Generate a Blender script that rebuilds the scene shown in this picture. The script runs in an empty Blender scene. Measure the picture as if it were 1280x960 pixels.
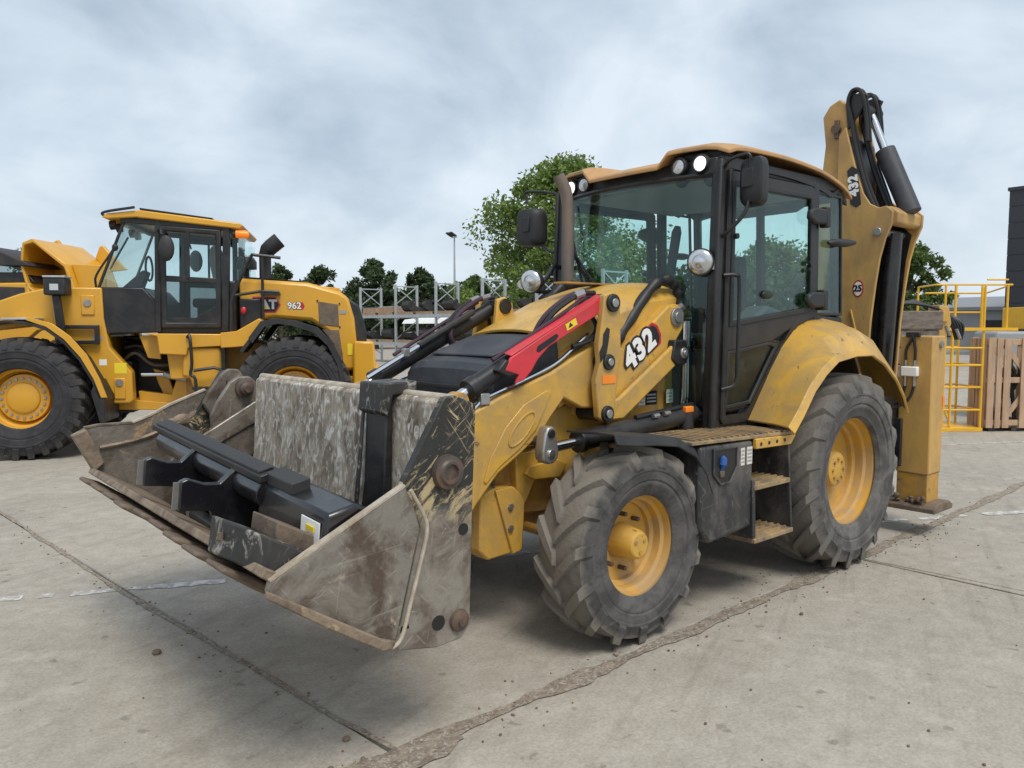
import bpy, bmesh, math, random
from mathutils import Vector, Matrix, noise
random.seed(7)
S = bpy.context.scene
R = math.radians
# ------------------------------------------------------------------ camera
cd = bpy.data.cameras.new('camera'); cam = bpy.data.objects.new('camera', cd)
S.collection.objects.link(cam); S.camera = cam
cam.location = (5.305, 3.622, 1.703)
cam.rotation_euler = Vector((math.cos(-2.279)*math.cos(-.074), math.sin(-2.279)*math.cos(-.074), math.sin(-.074))).to_track_quat('-Z', 'Y').to_euler()
cd.sensor_width = 36; cd.lens = 964.6/1280*36; cd.clip_start = .05; cd.clip_end = 3000
# ------------------------------------------------------------------ world, sun, exposure
SUN_EL, SUN_AZ = R(58), R(75)          # direction towards the sun (azimuth from +X to +Y)
W = bpy.data.worlds.new('World'); S.world = W; W.use_nodes = True
wn, wl = W.node_tree.nodes, W.node_tree.links; wn.clear()
wo = wn.new('ShaderNodeOutputWorld'); bg = wn.new('ShaderNodeBackground')
sky = wn.new('ShaderNodeTexSky'); sky.sky_type = 'NISHITA'; sky.sun_disc = False
sky.sun_elevation = SUN_EL; sky.sun_rotation = R(90)-SUN_AZ; sky.dust_density = 3
tc = wn.new('ShaderNodeTexCoord'); sep = wn.new('ShaderNodeSeparateXYZ'); wl.new(tc.outputs['Generated'], sep.inputs[0])
ad = wn.new('ShaderNodeMath'); ad.operation = 'ADD'; ad.inputs[1].default_value = .50
mx = wn.new('ShaderNodeMath'); mx.operation = 'MAXIMUM'; mx.inputs[1].default_value = 0
wl.new(sep.outputs['Z'], mx.inputs[0]); wl.new(mx.outputs[0], ad.inputs[0])
cmb = wn.new('ShaderNodeCombineXYZ')
for k in 'XY':
    dv = wn.new('ShaderNodeMath'); dv.operation = 'DIVIDE'; wl.new(sep.outputs[k], dv.inputs[0]); wl.new(ad.outputs[0], dv.inputs[1]); wl.new(dv.outputs[0], cmb.inputs[k])
n1 = wn.new('ShaderNodeTexNoise'); n1.inputs['Scale'].default_value = 2.8; n1.inputs['Detail'].default_value = 9; n1.inputs['Roughness'].default_value = .53; n1.inputs['Distortion'].default_value = .35
wl.new(cmb.outputs[0], n1.inputs['Vector'])
cr = wn.new('ShaderNodeValToRGB'); wl.new(n1.outputs['Fac'], cr.inputs[0])
e = cr.color_ramp.elements; e[0].position = .36; e[0].color = (.275, .335, .40, 1); e[1].position = .66; e[1].color = (.50, .555, .605, 1)
e2 = cr.color_ramp.elements.new(.50); e2.color = (.38, .44, .50, 1)
hz = wn.new('ShaderNodeMapRange'); hz.inputs['From Min'].default_value = .0; hz.inputs['From Max'].default_value = .22; hz.inputs['To Min'].default_value = .55; hz.inputs['To Max'].default_value = 0
wl.new(mx.outputs[0], hz.inputs['Value'])
mh = wn.new('ShaderNodeMixRGB'); mh.inputs['Color2'].default_value = (.53, .59, .64, 1); wl.new(hz.outputs[0], mh.inputs['Fac']); wl.new(cr.outputs[0], mh.inputs['Color1'])
sc = wn.new('ShaderNodeMixRGB'); sc.blend_type = 'MULTIPLY'; sc.inputs['Fac'].default_value = 1; sc.inputs['Color2'].default_value = (10, 10, 10, 1); wl.new(mh.outputs[0], sc.inputs['Color1'])
ms = wn.new('ShaderNodeMixRGB'); ms.inputs['Fac'].default_value = .88; wl.new(sky.outputs[0], ms.inputs['Color1']); wl.new(sc.outputs[0], ms.inputs['Color2'])
wl.new(ms.outputs[0], bg.inputs['Color']); bg.inputs['Strength'].default_value = .1; wl.new(bg.outputs[0], wo.inputs[0])
sd = bpy.data.lights.new('sun', 'SUN'); sd.energy = 1.5; sd.angle = R(24); sd.color = (1, .955, .88)
sun = bpy.data.objects.new('sun', sd); S.collection.objects.link(sun)
sun.rotation_euler = Vector((-math.cos(SUN_EL)*math.cos(SUN_AZ), -math.cos(SUN_EL)*math.sin(SUN_AZ), -math.sin(SUN_EL))).to_track_quat('-Z', 'Y').to_euler()
sun.location = (0, 0, 30)
S.view_settings.view_transform = 'Standard'; S.view_settings.look = 'None'; S.view_settings.exposure = 0.74; S.view_settings.gamma = 1
S.render.engine = 'CYCLES'
# ------------------------------------------------------------------ materials
MAT = {}
def material(name, col, rough=.5, metal=0, dirt=None, damt=.4, dscale=3.0, dsharp=(.42, .62), stretch=(1, 1, 1), bump=0, bscale=40, var=.12, spec=.5, dirt2=None, d2=(.6, .66), d2scale=9, coat=0, emit=None, scratch=None, samt=.6):
    m = bpy.data.materials.new(name); m.use_nodes = True; nt = m.node_tree; N, L = nt.nodes, nt.links
    b = N['Principled BSDF']; b.inputs['Roughness'].default_value = rough; b.inputs['Metallic'].default_value = metal
    b.inputs['Specular IOR Level'].default_value = spec; b.inputs['Coat Weight'].default_value = coat
    t = N.new('ShaderNodeTexCoord'); mp = N.new('ShaderNodeMapping'); mp.inputs['Scale'].default_value = stretch; L.new(t.outputs['Object'], mp.inputs[0])
    def noise_(scale, detail=6, r=.6, d=0):
        n = N.new('ShaderNodeTexNoise'); n.inputs['Scale'].default_value = scale; n.inputs['Detail'].default_value = detail; n.inputs['Roughness'].default_value = r; n.inputs['Distortion'].default_value = d
        L.new(mp.outputs[0], n.inputs['Vector']); return n
    def ramp(src, a, c):
        r = N.new('ShaderNodeMapRange'); r.inputs['From Min'].default_value = a; r.inputs['From Max'].default_value = c; L.new(src, r.inputs['Value']); return r.outputs[0]
    cur = None
    nv = noise_(dscale*.6, 4)
    hv = N.new('ShaderNodeMixRGB'); hv.inputs['Color1'].default_value = [c*(1-var) for c in col]+[1]; hv.inputs['Color2'].default_value = [min(1, c*(1+var)) for c in col]+[1]; L.new(nv.outputs['Fac'], hv.inputs['Fac']); cur = hv.outputs[0]
    if dirt:
        nd = noise_(dscale, 8, .65, .6); f = ramp(nd.outputs['Fac'], *dsharp)
        mu = N.new('ShaderNodeMath'); mu.operation = 'MULTIPLY'; mu.inputs[1].default_value = damt; L.new(f, mu.inputs[0])
        mixn = N.new('ShaderNodeMixRGB'); mixn.inputs['Color2'].default_value = list(dirt)+[1]; L.new(mu.outputs[0], mixn.inputs['Fac']); L.new(cur, mixn.inputs['Color1']); cur = mixn.outputs[0]
        ra = N.new('ShaderNodeMapRange'); ra.inputs['To Min'].default_value = rough; ra.inputs['To Max'].default_value = min(1, rough+.3); L.new(mu.outputs[0], ra.inputs['Value']); L.new(ra.outputs[0], b.inputs['Roughness'])
    if dirt2:
        nd = noise_(d2scale, 9, .7, 1.2); f = ramp(nd.outputs['Fac'], *d2)
        mixn = N.new('ShaderNodeMixRGB'); mixn.inputs['Color2'].default_value = list(dirt2)+[1]; L.new(f, mixn.inputs['Fac']); L.new(cur, mixn.inputs['Color1']); cur = mixn.outputs[0]
    if scratch:
        for rot, th in ((35, .645), (-50, .65), (80, .66), (5, .665)):
            mq = N.new('ShaderNodeMapping'); mq.vector_type = 'TEXTURE'; mq.inputs['Rotation'].default_value = (R(rot*.5), R(rot), R(rot*.3)); mq.inputs['Scale'].default_value = (.45, .02, .011); L.new(t.outputs['Object'], mq.inputs[0])
            n = N.new('ShaderNodeTexNoise'); n.inputs['Scale'].default_value = 1; n.inputs['Detail'].default_value = 3; n.inputs['Distortion'].default_value = .3; L.new(mq.outputs[0], n.inputs['Vector'])
            f = N.new('ShaderNodeMapRange'); f.inputs['From Min'].default_value = th; f.inputs['From Max'].default_value = th+.06; f.inputs['To Max'].default_value = samt; L.new(n.outputs['Fac'], f.inputs['Value'])
            mixn = N.new('ShaderNodeMixRGB'); mixn.inputs['Color2'].default_value = list(scratch)+[1]; L.new(f.outputs[0], mixn.inputs['Fac']); L.new(cur, mixn.inputs['Color1']); cur = mixn.outputs[0]
    L.new(cur, b.inputs['Base Color'])
    if bump:
        nb = noise_(bscale, 6); bp = N.new('ShaderNodeBump'); bp.inputs['Strength'].default_value = bump; bp.inputs['Distance'].default_value = .02; L.new(nb.outputs['Fac'], bp.inputs['Height']); L.new(bp.outputs[0], b.inputs['Normal'])
    if emit: b.inputs['Emission Color'].default_value = list(emit[:3])+[1]; b.inputs['Emission Strength'].default_value = emit[3]
    MAT[name] = m; return m
DUST = (.30, .24, .17)
material('yellow', (.60, .345, .055), .38, dirt=(.35, .235, .10), damt=.75, dscale=3.2, coat=.12, dirt2=(.15, .095, .055), d2=(.625, .67), d2scale=13, bump=.06, bscale=60)
material('yellow_clean', (.66, .335, .022), .35, dirt=(.45, .25, .06), damt=.25, dscale=1.6, coat=.2)
material('yellow_boom', (.56, .335, .095), .45, dirt=(.30, .19, .09), damt=.75, dscale=2.5, dirt2=(.12, .08, .05), d2=(.64, .72), d2scale=7, stretch=(1, 1, .45), bump=.04)
material('yellow_roof', (.50, .275, .10), .5, dirt=(.36, .225, .12), damt=.8, dscale=4)
material('yellow_dirty', (.50, .27, .05), .5, dirt=(.20, .14, .09), damt=.75, dscale=5, dirt2=(.05, .04, .035), d2=(.62, .68), d2scale=8, bump=.05)
material('yellow_step', (.36, .25, .12), .6, dirt=(.16, .12, .09), damt=.95, dscale=6, dirt2=(.06, .05, .04), d2=(.68, .74), d2scale=16)
material('yellow_rim', (.58, .315, .04), .42, dirt=(.34, .25, .16), damt=.7, dscale=4)
material('black', (.011, .011, .0125), .40, dirt=(.06, .054, .048), damt=.35, dscale=5, bump=.04)
material('black_gloss', (.010, .010, .013), .25, dirt=(.03, .03, .03), damt=.5, dscale=5, coat=.3)
material('black_plastic', (.016, .017, .019), .52, dirt=(.05, .047, .043), damt=.5, dscale=4, bump=.05, bscale=150)
material('grille', (.03, .033, .042), .5, dirt=(.10, .10, .10), damt=.45, dscale=4)
material('tank_black', (.028, .028, .03), .5, dirt=(.18, .16, .14), damt=.6, dscale=5, stretch=(1, 1, .5), dirt2=(.26, .24, .21), d2=(.63, .71), d2scale=20, scratch=(.2, .19, .17), samt=.35)
material('hose', (.012, .012, .013), .5)
material('hose_purple', (.05, .02, .035), .45)
material('chrome', (.75, .76, .78), .16, 1)
material('lamp', (.62, .64, .66), .22, .75)
material('steel', (.42, .42, .42), .38, .8, dirt=(.2, .15, .1), damt=.5, dscale=12)
material('pin', (.10, .085, .075), .5, .5, dirt=(.20, .12, .08), damt=.7, dscale=14)
material('galv', (.46, .49, .51), .45, .35, dirt=(.36, .37, .37), damt=.6, dscale=6)
material('exhaust', (.13, .12, .115), .6, .3, dirt=(.26, .19, .14), damt=.8, dscale=5, stretch=(1, 1, .5))
material('red', (.62, .035, .05), .4, dirt=(.36, .05, .045), damt=.5, dscale=7)
material('orange', (.9, .25, .02), .35)
material('amber', (.95, .22, .01), .25, emit=(.9, .2, .02, .25))
material('white', (.80, .80, .78), .5)
material('sticker', (.70, .69, .62), .5, dirt=(.4, .38, .3), damt=.6, dscale=60)
material('sticker_yellow', (.80, .62, .03), .45)
material('decal_black', (.012, .012, .012), .4)
material('decal_red', (.45, .02, .03), .4)
material('decal_grey', (.30, .30, .30), .5)
material('blue_cap', (.02, .09, .32), .5)
material('light_on', (.9, .9, .9), .2, emit=(1, 1, .98, 1.1))
material('light_off', (.6, .6, .6), .15, .6)
material('seat_cloth', (.035, .035, .04), .8)
material('seat_grey', (.25, .26, .27), .7)
material('interior', (.06, .065, .07), .7)
material('clam', (.275, .25, .215), .40, .45, dirt=(.105, .075, .055), damt=.95, dscale=4.2, dsharp=(.45, .60), dirt2=(.44, .36, .26), d2=(.60, .68), d2scale=9, bump=.2, bscale=30, scratch=(.46, .42, .37), samt=.35)
material('clam_in', (.20, .175, .145), .5, .25, dirt=(.085, .066, .05), damt=.95, dscale=5, dirt2=(.40, .27, .14), d2=(.60, .68), d2scale=6, bump=.3, bscale=25, scratch=(.40, .36, .30), samt=.25)
material('rust', (.135, .10, .075), .7, .2, dirt=(.24, .18, .125), damt=.7, dscale=9, bump=.3, bscale=30)
material('lip', (.27, .205, .145), .6, .2, dirt=(.13, .095, .07), damt=.9, dscale=9, bump=.3, dirt2=(.46, .34, .2), d2=(.60, .68), d2scale=12)
material('bare_edge', (.55, .48, .38), .45, .3, dirt=(.3, .22, .15), damt=.7, dscale=12)
material('crust', (.33, .285, .225), .85, dirt=(.10, .075, .052), damt=.95, dscale=8, dsharp=(.44, .66), stretch=(1, 1, .5), dirt2=(.64, .62, .58), d2=(.49, .64), d2scale=22, bump=.4, bscale=22)
material('tine', (.02, .02, .02), .5, dirt=(.05, .045, .04), damt=.8, dscale=6, dirt2=(.36, .34, .30), d2=(.55, .66), d2scale=13, stretch=(1, 1, .6), bump=.1)
material('wood', (.50, .34, .22), .8, dirt=(.34, .22, .14), damt=.7, dscale=6, stretch=(2, 2, .35), bump=.1)
material('pallet', (.42, .31, .20), .85, dirt=(.3, .2, .12), damt=.6, dscale=6)
material('dark_load', (.022, .022, .024), .6, dirt=(.06, .05, .045), damt=.7, dscale=4)
material('cladding', (.035, .039, .048), .45, var=.05)
material('roof_grey', (.22, .23, .24), .6)
material('wall_grey', (.32, .33, .34), .6)
material('cage_yellow', (.80, .44, .015), .4, dirt=(.6, .32, .03), damt=.4, dscale=4)
material('brown_block', (.20, .165, .135), .8, dirt=(.10, .08, .065), damt=.8, dscale=5, stretch=(1, 1, 3), bump=.2)
material('bark', (.10, .08, .06), .9, bump=.3)
material('mud', (.14, .10, .07), .95, dirt=(.24, .18, .12), damt=.8, dscale=20, bump=.6, bscale=40)
material('paint_line', (.60, .59, .56), .85, dirt=(.37, .345, .31), damt=1.0, dscale=17, dsharp=(.42, .54))
material('joint_dirt', (.315, .262, .20), .95, dirt=(.19, .15, .115), damt=.85, dscale=18, dsharp=(.42, .58), bump=.8, bscale=80, dirt2=(.44, .40, .34), d2=(.52, .60), d2scale=40)
material('canopy', (.78, .78, .76), .7)
def leafmat(name, a, b_):
    m = bpy.data.materials.new(name); m.use_nodes = True; N, L = m.node_tree.nodes, m.node_tree.links; b = N['Principled BSDF']
    t = N.new('ShaderNodeTexCoord'); n = N.new('ShaderNodeTexNoise'); n.inputs['Scale'].default_value = 1.3; n.inputs['Detail'].default_value = 5; L.new(t.outputs['Object'], n.inputs['Vector'])
    g = N.new('ShaderNodeNewGeometry'); ad_ = N.new('ShaderNodeMath'); ad_.operation = 'MULTIPLY_ADD'; ad_.inputs[1].default_value = .5; L.new(g.outputs['Random Per Island'], ad_.inputs[0]); 
    s_ = N.new('ShaderNodeMath'); s_.operation = 'SUBTRACT'; s_.inputs[1].default_value = .25; L.new(n.outputs['Fac'], s_.inputs[0]); L.new(s_.outputs[0], ad_.inputs[2])
    mxx = N.new('ShaderNodeMixRGB'); mxx.inputs['Color1'].default_value = list(a)+[1]; mxx.inputs['Color2'].default_value = list(b_)+[1]; L.new(ad_.outputs[0], mxx.inputs['Fac']); L.new(mxx.outputs[0], b.inputs['Base Color'])
    b.inputs['Roughness'].default_value = .6
    tr = N.new('ShaderNodeBsdfTranslucent'); L.new(mxx.outputs[0], tr.inputs['Color']); mi = N.new('ShaderNodeMixShader'); mi.inputs[0].default_value = .35; L.new(b.outputs[0], mi.inputs[1]); L.new(tr.outputs[0], mi.inputs[2]); L.new(mi.outputs[0], N['Material Output'].inputs[0]); MAT[name] = m
leafmat('leaf', (.07, .13, .024), (.25, .34, .075)); leafmat('leaf_pine', (.028, .055, .022), (.09, .13, .045)); leafmat('leaf_mid', (.05, .095, .022), (.16, .225, .055))
def glassmat(name, tint, refl=.06, rough=.0):
    m = bpy.data.materials.new(name); m.use_nodes = True; N, L = m.node_tree.nodes, m.node_tree.links; N.remove(N['Principled BSDF'])
    tr = N.new('ShaderNodeBsdfTransparent'); tr.inputs['Color'].default_value = list(tint)+[1]
    gl = N.new('ShaderNodeBsdfGlossy'); gl.inputs['Roughness'].default_value = rough; gl.inputs['Color'].default_value = (.9, .97, .96, 1)
    fr = N.new('ShaderNodeLayerWeight'); fr.inputs['Blend'].default_value = .5; pw = N.new('ShaderNodeMath'); pw.operation = 'POWER'; pw.inputs[1].default_value = 4; L.new(fr.outputs['Facing'], pw.inputs[0])
    mu = N.new('ShaderNodeMath'); mu.operation = 'MULTIPLY_ADD'; mu.inputs[1].default_value = .5; mu.inputs[2].default_value = refl; L.new(pw.outputs[0], mu.inputs[0])
    mi = N.new('ShaderNodeMixShader'); L.new(mu.outputs[0], mi.inputs[0]); L.new(tr.outputs[0], mi.inputs[1]); L.new(gl.outputs[0], mi.inputs[2]); L.new(mi.outputs[0], N['Material Output'].inputs[0]); MAT[name] = m
glassmat('glass', (.86, .955, .94), .03); glassmat('glass_loader', (.90, .96, .96), .03); glassmat('glass_dark', (.62, .68, .68), .03)
def rubber(name, r0, r1, side, tread):
    m = material(name, side, .8, dirt=[min(1, c*2.4) for c in side], damt=.75, dscale=6, dsharp=(.42, .60), bump=.3, bscale=34, var=.25, dirt2=[c*3.2 for c in side], d2=(.64, .70), d2scale=12); N, L = m.node_tree.nodes, m.node_tree.links
    b = N['Principled BSDF']; src = b.inputs['Base Color'].links[0].from_socket
    t = N.new('ShaderNodeTexCoord'); s = N.new('ShaderNodeSeparateXYZ'); L.new(t.outputs['Object'], s.inputs[0])
    c = N.new('ShaderNodeCombineXYZ'); L.new(s.outputs['X'], c.inputs['X']); L.new(s.outputs['Z'], c.inputs['Z'])
    ln = N.new('ShaderNodeVectorMath'); ln.operation = 'LENGTH'; L.new(c.outputs[0], ln.inputs[0])
    nz = N.new('ShaderNodeTexNoise'); nz.inputs['Scale'].default_value = 9; nz.inputs['Detail'].default_value = 6; L.new(t.outputs['Object'], nz.inputs['Vector'])
    ma = N.new('ShaderNodeMath'); ma.operation = 'MULTIPLY_ADD'; ma.inputs[1].default_value = .10; L.new(nz.outputs['Fac'], ma.inputs[0]); L.new(ln.outputs['Value'], ma.inputs[2])
    r = N.new('ShaderNodeMapRange'); r.inputs['From Min'].default_value = r0+.05; r.inputs['From Max'].default_value = r1+.05; r.inputs['To Max'].default_value = .9; L.new(ma.outputs[0], r.inputs['Value'])
    mm = N.new('ShaderNodeMixRGB'); mm.inputs['Color2'].default_value = list(tread)+[1]; L.new(r.outputs[0], mm.inputs['Fac']); L.new(src, mm.inputs['Color1']); L.new(mm.outputs[0], b.inputs['Base Color'])
rubber('rubber_front', .455, .50, (.050, .048, .046), (.20, .178, .148)); rubber('rubber_rear', .58, .64, (.068, .064, .06), (.155, .140, .120)); rubber('rubber_loader', .66, .76, (.022, .022, .024), (.06, .055, .05))
def scratched():
    m = material('scratched', (.26, .235, .20), .45, .35, dirt=(.12, .09, .068), damt=.95, dscale=5, dsharp=(.44, .60), bump=.2, bscale=30, dirt2=(.52, .47, .38), d2=(.63, .69), d2scale=10, scratch=(.46, .42, .37), samt=.28); N, L = m.node_tree.nodes, m.node_tree.links; b = N['Principled BSDF']; src = b.inputs['Base Color'].links[0].from_socket
    t = N.new('ShaderNodeTexCoord'); s = N.new('ShaderNodeSeparateXYZ'); L.new(t.outputs['Object'], s.inputs[0])
    nz = N.new('ShaderNodeTexNoise'); nz.inputs['Scale'].default_value = 6; nz.inputs['Detail'].default_value = 6; L.new(t.outputs['Object'], nz.inputs['Vector'])
    ma = N.new('ShaderNodeMath'); ma.operation = 'MULTIPLY_ADD'; ma.inputs[1].default_value = .35; L.new(nz.outputs['Fac'], ma.inputs[0]); L.new(s.outputs['Z'], ma.inputs[2])
    r = N.new('ShaderNodeMapRange'); r.inputs['From Min'].default_value = 1.06; r.inputs['From Max'].default_value = 1.20; L.new(ma.outputs[0], r.inputs['Value'])
    blk = N.new('ShaderNodeMixRGB'); blk.inputs['Color1'].default_value = (.03, .03, .028, 1); blk.inputs['Color2'].default_value = (.46, .36, .20, 1)
    fs = []
    for rot, sc_, th in ((38, (2.5, 1, 70), .60), (-55, (2.2, 1, 75), .605), (68, (3, 1, 80), .61), (-30, (3, 1, 60), .61), (-50, (7, 1, 16), .60)):
        mp = N.new('ShaderNodeMapping'); mp.vector_type = 'TEXTURE'; mp.inputs['Rotation'].default_value = (0, R(rot), 0); mp.inputs['Scale'].default_value = [1/q for q in sc_]; L.new(t.outputs['Object'], mp.inputs[0])
        n = N.new('ShaderNodeTexNoise'); n.inputs['Scale'].default_value = 1; n.inputs['Detail'].default_value = 4; n.inputs['Roughness'].default_value = .7; n.inputs['Distortion'].default_value = 1.6; L.new(mp.outputs[0], n.inputs['Vector'])
        q = N.new('ShaderNodeMapRange'); q.inputs['From Min'].default_value = th; q.inputs['From Max'].default_value = th+.04; L.new(n.outputs['Fac'], q.inputs['Value']); fs.append(q.outputs[0])
    a = fs[0]
    for x in fs[1:]:
        k = N.new('ShaderNodeMath'); k.operation = 'MAXIMUM'; L.new(a, k.inputs[0]); L.new(x, k.inputs[1]); a = k.outputs[0]
    nm = N.new('ShaderNodeTexNoise'); nm.inputs['Scale'].default_value = 5.5; nm.inputs['Detail'].default_value = 3; L.new(t.outputs['Object'], nm.inputs['Vector'])
    mk_ = N.new('ShaderNodeMapRange'); mk_.inputs['From Min'].default_value = .42; mk_.inputs['From Max'].default_value = .56; L.new(nm.outputs['Fac'], mk_.inputs['Value'])
    k = N.new('ShaderNodeMath'); k.operation = 'MULTIPLY'; L.new(a, k.inputs[0]); L.new(mk_.outputs[0], k.inputs[1]); a = k.outputs[0]
    # smeared clay towards the lower half of the plate
    mp = N.new('ShaderNodeMapping'); mp.vector_type = 'TEXTURE'; mp.inputs['Rotation'].default_value = (0, R(40), 0); mp.inputs['Scale'].default_value = (.11, 1, .035); L.new(t.outputs['Object'], mp.inputs[0])
    n = N.new('ShaderNodeTexNoise'); n.inputs['Scale'].default_value = 1; n.inputs['Detail'].default_value = 8; n.inputs['Roughness'].default_value = .7; n.inputs['Distortion'].default_value = 1.0; L.new(mp.outputs[0], n.inputs['Vector'])
    zf = N.new('ShaderNodeMapRange'); zf.inputs['From Min'].default_value = 1.38; zf.inputs['From Max'].default_value = .98; zf.inputs['To Min'].default_value = -.10; zf.inputs['To Max'].default_value = .10; L.new(s.outputs['Z'], zf.inputs['Value'])
    sm = N.new('ShaderNodeMath'); sm.operation = 'ADD'; L.new(n.outputs['Fac'], sm.inputs[0]); L.new(zf.outputs[0], sm.inputs[1])
    q = N.new('ShaderNodeMapRange'); q.inputs['From Min'].default_value = .55; q.inputs['From Max'].default_value = .62; L.new(sm.outputs[0], q.inputs['Value'])
    k = N.new('ShaderNodeMath'); k.operation = 'MAXIMUM'; L.new(a, k.inputs[0]); L.new(q.outputs[0], k.inputs[1]); a = k.outputs[0]
    L.new(a, blk.inputs['Fac'])
    mm = N.new('ShaderNodeMixRGB'); L.new(r.outputs[0], mm.inputs['Fac']); L.new(src, mm.inputs['Color1']); L.new(blk.outputs[0], mm.inputs['Color2']); L.new(mm.outputs[0], b.inputs['Base Color'])
    b.inputs['Metallic'].default_value = .15
scratched()
def concrete():
    m = material('concrete', (.455, .417, .36), .85, dirt=(.335, .305, .262), damt=.75, dscale=.55, dsharp=(.35, .68), dirt2=(.48, .44, .375), d2=(.55, .72), d2scale=1.3, bump=.25, bscale=55, var=.1)
    N, L = m.node_tree.nodes, m.node_tree.links; b = N['Principled BSDF']; src = b.inputs['Base Color'].links[0].from_socket
    g = N.new('ShaderNodeNewGeometry')
    def nz(s, d, r=.7, vec=None):
        n = N.new('ShaderNodeTexNoise'); n.inputs['Scale'].default_value = s; n.inputs['Detail'].default_value = d; n.inputs['Roughness'].default_value = r; L.new(vec or g.outputs['Position'], n.inputs['Vector']); return n.outputs['Fac']
    for n_ in [x for x in N if x.type == 'MAPPING']: L.new(g.outputs['Position'], n_.inputs[0])
    def layer(fac, a, c, col, mode='MIX', amt=1):
        nonlocal src
        r = N.new('ShaderNodeMapRange'); r.inputs['From Min'].default_value = a; r.inputs['From Max'].default_value = c; r.inputs['To Max'].default_value = amt; L.new(fac, r.inputs['Value'])
        x = N.new('ShaderNodeMixRGB'); x.blend_type = mode; x.inputs['Color2'].default_value = list(col)+[1]; L.new(r.outputs[0], x.inputs['Fac']); L.new(src, x.inputs['Color1']); src = x.outputs[0]
    layer(nz(60, 8), .40, .70, (.66, .64, .60), 'MULTIPLY', .8); layer(nz(7, 9, .8), .42, .62, (.78, .76, .73), 'MULTIPLY', .8)       # fine aggregate
    layer(nz(2.3, 9, .75), .56, .70, (.52, .475, .41), 'MIX', .6)       # pale worn patches
    mp = N.new('ShaderNodeMapping'); mp.vector_type = 'TEXTURE'; mp.inputs['Rotation'].default_value = (0, 0, R(24)); mp.inputs['Scale'].default_value = (2, .15, 1); L.new(g.outputs['Position'], mp.inputs[0])
    layer(nz(1.2, 6, .6, mp.outputs[0]), .55, .75, (.62, .60, .58), 'MULTIPLY', .6)   # tyre streaks
    layer(nz(8, 4, .5), .66, .70, (.45, .43, .40), 'MULTIPLY', .55)    # small stains
    L.new(src, b.inputs['Base Color'])
concrete()
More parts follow.
